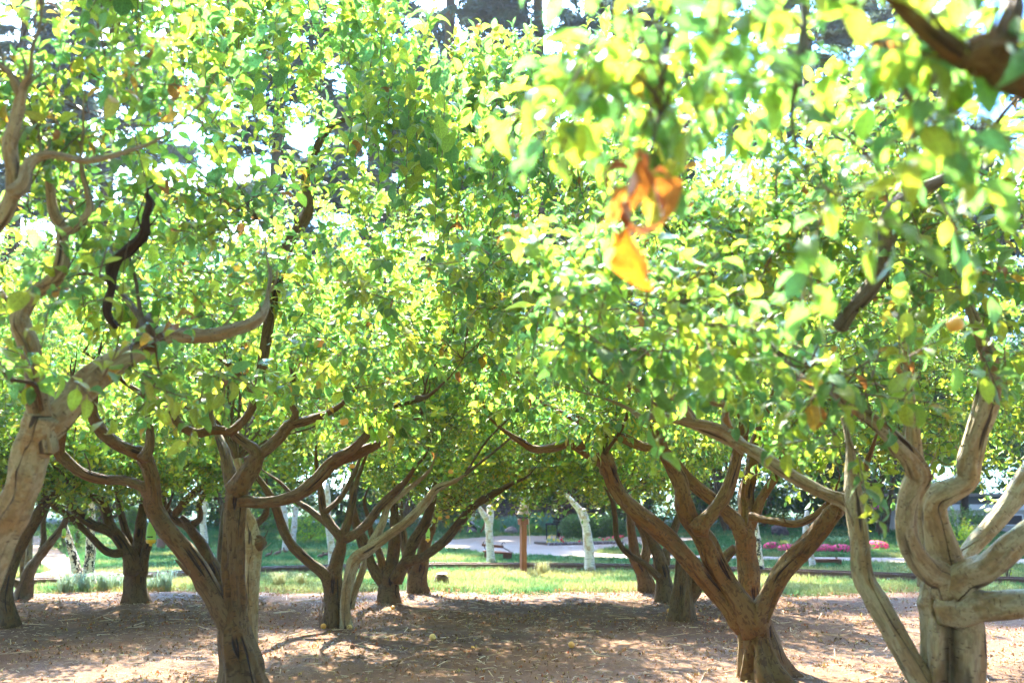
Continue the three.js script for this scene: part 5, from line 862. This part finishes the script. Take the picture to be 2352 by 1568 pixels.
// bench with swan neck iron ends, on the edge of the paved path
{
  const d = 23.2, P = (zx, zy, dd = 0) => at(918.75 + zx * 0.14645, 1102.5 + zy * 0.14645, d + dd), base = P(1520, 1240).setY(0), t = thing('iron_bench', 'small bench with curled iron ends at the edge of the paved path', 'bench', base), iron = std({ color: rgb(0.05, 0.04, 0.04), metalness: 0.5, roughness: 0.5 }), wd = std({ map: MAT.wood.map, color: rgb(0.45, 0.33, 0.2) }), R = (p) => p.sub(base);
  const plank = (a, b, th, dp) => { const A = R(a), B = R(b), L = A.distanceTo(B), g = new THREE.BoxGeometry(L, th, dp), m = part(t, 'plank', g, wd); m.position.copy(A).lerp(B, 0.5); m.rotation.order = 'YZX'; m.rotation.z = Math.atan2(B.y - A.y, Math.hypot(B.x - A.x, B.z - A.z)); m.rotation.y = -Math.atan2(B.z - A.z, B.x - A.x); return m; };
  plank(P(1285, 1012, 0), P(1620, 1048, -0.15), sizeAt(38 * 0.14645, d), 0.03); plank(P(1320, 1112, -0.15), P(1745, 1140, -0.3), 0.03, 0.26); plank(P(1335, 1130, 0.02), P(1640, 1150, -0.12), 0.03, 0.05);
  const end = (pts, dd) => part(t, 'scroll_end', new THREE.TubeGeometry(new THREE.CatmullRomCurve3(pts.map(([x, y]) => R(P(x, y, dd)))), 40, 0.011, 8), iron);
  end([[1650, 990], [1628, 972], [1602, 992], [1600, 1025], [1632, 1066], [1700, 1105], [1745, 1145], [1752, 1200], [1715, 1234], [1660, 1238], [1615, 1215]], -0.2); end([[1355, 955], [1330, 950], [1310, 970], [1312, 1010], [1330, 1060], [1345, 1110], [1350, 1170], [1335, 1205], [1320, 1195]], 0.05);
  const leg = (x0, x1, y0, y1, dd) => { const a = R(P(x0, y0, dd)), b = R(P(x1, y1, dd)); const m = part(t, 'end_panel', new THREE.BoxGeometry(Math.abs(b.x - a.x), Math.abs(a.y - b.y), 0.04), wd); m.position.copy(a).lerp(b, 0.5); }; leg(1615, 1745, 1150, 1232, -0.24); leg(1322, 1360, 1115, 1205, 0.0);
}
// low wooden bench at the right
{
  const d = 21.4, P = (zx, zy) => at(1699.7 + zx * 0.17577, 1120.9 + zy * 0.17577, d), base = P(1050, 1045).setY(0), t = thing('wooden_bench', 'low wooden bench beside the grey path behind the leaning golden limb', 'bench', base), wd = std({ map: MAT.wood.map, color: rgb(0.75, 0.62, 0.55) }), top = P(0, 925).y, x0 = P(820, 0).x - base.x, x1 = P(1265, 0).x - base.x;
  for (let i = 0; i < 4; i++) part(t, 'slat', box(x1 - x0, 0.022, 0.055, (x0 + x1) / 2, top - 0.012, -0.1 + i * 0.065), wd);
  part(t, 'rail', box(x1 - x0 - 0.06, 0.04, 0.025, (x0 + x1) / 2, top - 0.045, 0.1), wd);
  for (const x of [x0 + 0.05, x1 - 0.03]) for (const z of [-0.1, 0.1]) part(t, 'leg', box(0.035, top - 0.024 + (z < 0 ? 0.05 : 0), 0.035, x, (top - 0.024 + (z < 0 ? 0.05 : 0)) / 2, z * 1.25), wd);
  part(t, 'brace', box(0.02, 0.03, 0.2, x1 - 0.03, top * 0.45, 0), wd);
}
// hanging lounger in a curved wooden frame
{
  const b = gnd(1108, 1224), d = D(b), t = thing('hanging_lounger', 'black hanging lounger in a curved wooden frame on the far lawn', 'hammock', b), wd = std({ map: MAT.wood.map, color: rgb(0.95, 0.75, 0.6) }), P = (zx, zy, dd) => at(918.75 + zx * 0.14645, 1102.5 + zy * 0.14645, d + dd).sub(b);
  const bow = (pts) => { const g = limbGeo(pts.map((p) => ({ p, r: 0.028 })), { step: 0.06, seg: 8, rough: 0.01, crook: 0 }); part(t, 'bow', g, wd); };
  const fix = (p) => { p.y = 0; return p; };
  bow([fix(P(930, 800, 0)), P(1000, 700, 0), P(1070, 600, 0.1), P(1150, 480, 0.3), P(1230, 380, 0.5)]); bow([fix(P(1255, 850, -0.4)), P(1310, 740, -0.4), P(1335, 620, -0.2), P(1300, 480, 0.1), P(1230, 380, 0.5)]); bow([fix(P(1545, 845, 0)), P(1490, 760, 0), P(1430, 640, 0.2), P(1340, 480, 0.4), P(1230, 380, 0.5)]); bow([fix(P(1205, 790, 0.8)), P(1170, 700, 0.8), P(1150, 580, 0.7), P(1180, 470, 0.6), P(1230, 380, 0.5)]);
  const sag = (a, b2, w, th, dy, mat, name) => { const pos = [], idx = []; for (let i = 0; i <= 14; i++) { const u = i / 14, p = a.clone().lerp(b2, u); p.y -= Math.sin(u * Math.PI) * dy; for (const [yy, zz] of [[0, -w], [0, w], [-th, w], [-th, -w]]) pos.push(p.x, p.y + yy, p.z + zz); if (i < 14) for (let j = 0; j < 4; j++) { const o = i * 4 + j, n = i * 4 + (j + 1) % 4; idx.push(o, o + 4, n, n, o + 4, n + 4); } } const g = new THREE.BufferGeometry(); g.setAttribute('position', new THREE.Float32BufferAttribute(pos, 3)); g.setIndex(idx); g.computeVertexNormals(); part(t, name, g, mat); };
  const a = P(1060, 625, 0.2), c = P(1345, 765, 0.1); sag(a, c, 0.3, 0.1, 0.10, std({ color: rgb(0.012, 0.012, 0.016), side: THREE.DoubleSide }), 'sling'); sag(a.clone().add(V(0.02, 0.05, 0)), c.clone().add(V(0, 0.05, 0)), 0.28, 0.045, 0.06, std({ color: rgb(0.75, 0.75, 0.8), side: THREE.DoubleSide }), 'pad');
  for (const [x, y] of [[1075, 615], [1290, 670]]) part(t, 'rope', new THREE.TubeGeometry(new THREE.LineCurve3(P(x, y, 0.15), P(1230, 385, 0.5)), 4, 0.008, 5), std({ color: rgb(0.7, 0.7, 0.72) }));
}
// black metal stand and the dark timber frame behind it
{
  const b = gnd(1256, 1239), d = D(b), P = (zx, zy, dd = 0) => at(1148.4 + zx * 0.14645, 1102.5 + zy * 0.14645, d + dd).sub(b), t = thing('metal_stand', 'black metal stand with a tray on the paved path', 'stand', b), blk = std({ color: rgb(0.012, 0.012, 0.014), roughness: 0.5 });
  const bar = (a, c, w, name) => { const m = part(t, name, new THREE.BoxGeometry(w, a.distanceTo(c), w), blk); m.position.copy(a).lerp(c, 0.5); m.quaternion.setFromUnitVectors(UP, c.clone().sub(a).normalize()); };
  bar(P(735, 925), P(727, 690), 0.035, 'leg'); bar(P(905, 905, 0.3), P(890, 690, 0.2), 0.035, 'leg'); bar(P(718, 690), P(975, 684, 0.3), 0.05, 'rail'); bar(P(700, 932), P(775, 930), 0.03, 'foot'); bar(P(960, 900, 0.5), P(970, 684, 0.4), 0.035, 'leg');
  const tr = P(950, 650, 0.3); part(t, 'tray', box(0.5, 0.05, 0.4, tr.x, tr.y, tr.z), blk); seed(17); const st = []; for (let i = 0; i < 16; i++) { const g = new THREE.CylinderGeometry(0.008, 0.01, rr(0.3, 0.5), 5); g.rotateZ(1.57 + gauss() * 0.2); g.rotateY(gauss() * 0.6); g.translate(tr.x + gauss() * 0.08, tr.y + 0.035 + rnd() * 0.08, tr.z + gauss() * 0.08); st.push(g); } part(t, 'kindling', mergeGeometries(st), MAT.barkBlack);
  const f = thing('timber_frame', 'dark slanting timber frame behind the black metal stand', 'frame', gnd(1292, 1236)), fb = f.position, dark = std({ map: MAT.wood.map, color: rgb(0.16, 0.13, 0.13) }), brown = std({ map: MAT.wood.map, color: rgb(0.5, 0.38, 0.34) }), dd = D(fb), Q = (zx, zy, k = 0) => at(1148.4 + zx * 0.14645, 1102.5 + zy * 0.14645, dd + k).sub(fb);
  const beam = (a, c, w, mat, name) => { const m = part(f, name, new THREE.BoxGeometry(w, a.distanceTo(c), w), mat); m.position.copy(a).lerp(c, 0.5); m.quaternion.setFromUnitVectors(UP, c.clone().sub(a).normalize()); };
  const low = Q(905, 910); low.y = 0; beam(low, Q(1055, 400), 0.11, dark, 'post'); const low2 = Q(1055, 920, 0.2); low2.y = 0; beam(low2, Q(1095, 410, 0.3), 0.1, brown, 'post'); beam(Q(1060, 410, 0.1), Q(1235, 580, 0.1), 0.1, dark, 'brace'); beam(Q(1000, 400, -0.1), Q(1150, 395, 0.3), 0.09, dark, 'lintel');
}
// garden house at the far right
{
  const b = gnd(2205, 1222), d = D(b), k = d / FOCAL, t = thing('garden_house', 'low grey garden house with a white fascia at the right', 'house', b), white = std({ color: rgb(0.82, 0.83, 0.86) }), grey = std({ color: rgb(0.5, 0.48, 0.46) }), dk = std({ color: rgb(0.03, 0.03, 0.035), roughness: 0.3 }), y0 = at(2205, 1171, d).y, y1 = at(2205, 1158, d).y;
  part(t, 'wall', box(5, y0, 2.5, 0.6, y0 / 2, -1.3), grey); part(t, 'fascia', box(5.6, y1 - y0, 3.0, 0.6, (y0 + y1) / 2, -1.3), white); part(t, 'clerestory', box(4.8, 0.3, 2.2, 0.6, y1 + 0.15, -1.3), dk); part(t, 'roof', box(5.7, 0.1, 3.1, 0.6, y1 + 0.35, -1.3), std({ color: rgb(0.25, 0.22, 0.2) }));
  for (const x of [-0.9, 0.6, 2.1]) { const w = part(t, 'window', box(0.8, 0.45, 0.06, x, y0 * 0.55, -0.03), white); part(w, 'pane', box(0.68, 0.34, 0.03, x, y0 * 0.55, 0.012), dk); }
}
// small things at the left
{
  const p = gnd(368, 1263), t = thing('terracotta_pot', 'brown terracotta pot on the lawn behind the curved left limb', 'pot', p), r = sizeAt(19, D(p)) / 2, h = sizeAt(25, D(p));
  part(t, 'pot', new THREE.LatheGeometry([[0.001, 0], [0.85, 0], [0.98, 0.5], [0.9, 0.9], [0.95, 1], [0.82, 1], [0.78, 0.85], [0.001, 0.8]].map(([x, y]) => new THREE.Vector2(x * r, y * h)), 20), std({ color: rgb(0.3, 0.16, 0.12) })); part(t, 'soil', new THREE.CylinderGeometry(r * 0.76, r * 0.76, 0.02, 16).translate(0, h * 0.84, 0), std({ color: rgb(0.05, 0.035, 0.025) }));
  const q = gnd(285, 1309), s = thing('plant_marker', 'small tan plant marker on a thin post beside the dark left tree', 'sign', q); part(s, 'plate', box(0.075, 0.13, 0.012, 0.02, 0.12, 0), std({ color: rgb(0.6, 0.5, 0.36) })); part(s, 'stake', box(0.012, 0.17, 0.01, -0.02, 0.085, -0.012), std({ color: rgb(0.05, 0.05, 0.05) }));
  const g = gnd(91, 1311), k = thing('lamp_stake', 'thin dark stake standing at the edge of the dirt path', 'stake', g), hh = at(91, 1254, D(g)).y; part(k, 'stake', new THREE.CylinderGeometry(0.012, 0.014, hh, 8).translate(0, hh / 2, 0), std({ color: rgb(0.04, 0.035, 0.035) })); part(k, 'head', new THREE.CylinderGeometry(0.03, 0.03, 0.06, 10).translate(0, hh, 0), std({ color: rgb(0.04, 0.035, 0.035) }));
  const l = gnd(1012, 1344), c = thing('log_round', 'sawn brown log round standing on the grass below the path', 'log', l); part(c, 'log', limbGeo([{ p: V(0, -0.03, 0), r: 0.14 }, { p: V(0.01, 0.07, 0), r: 0.125 }, { p: V(0.02, 0.15, 0), r: 0.115 }], { step: 0.03, seg: 20, rough: 0.16 }), M.barkTan); part(c, 'cut_face', new THREE.CircleGeometry(0.1, 18).rotateX(-1.45).translate(0.02, 0.2, 0.01), MAT.cutWood);
  const w = gnd(741, 1450), ds = thing('dead_stalks', 'few dry upright stalks at the left foot of the forked middle tree', 'stalks', w); seed(31); for (let i = 0; i < 7; i++) part(ds, 'stalk', limbGeo([{ p: V(gauss() * 0.06, 0, gauss() * 0.05), r: 0.005 }, { p: V(gauss() * 0.08, 0.18, gauss() * 0.05), r: 0.004 }, { p: V(gauss() * 0.1, rr(0.3, 0.5), gauss() * 0.05), r: 0.002 }], { step: 0.05, seg: 5, crook: 1 }), MAT.twig);
}
scene.fog = new THREE.FogExp2(new THREE.Color(0.86, 0.91, 1.0), 0.00045);
renderer.render(scene, camera);
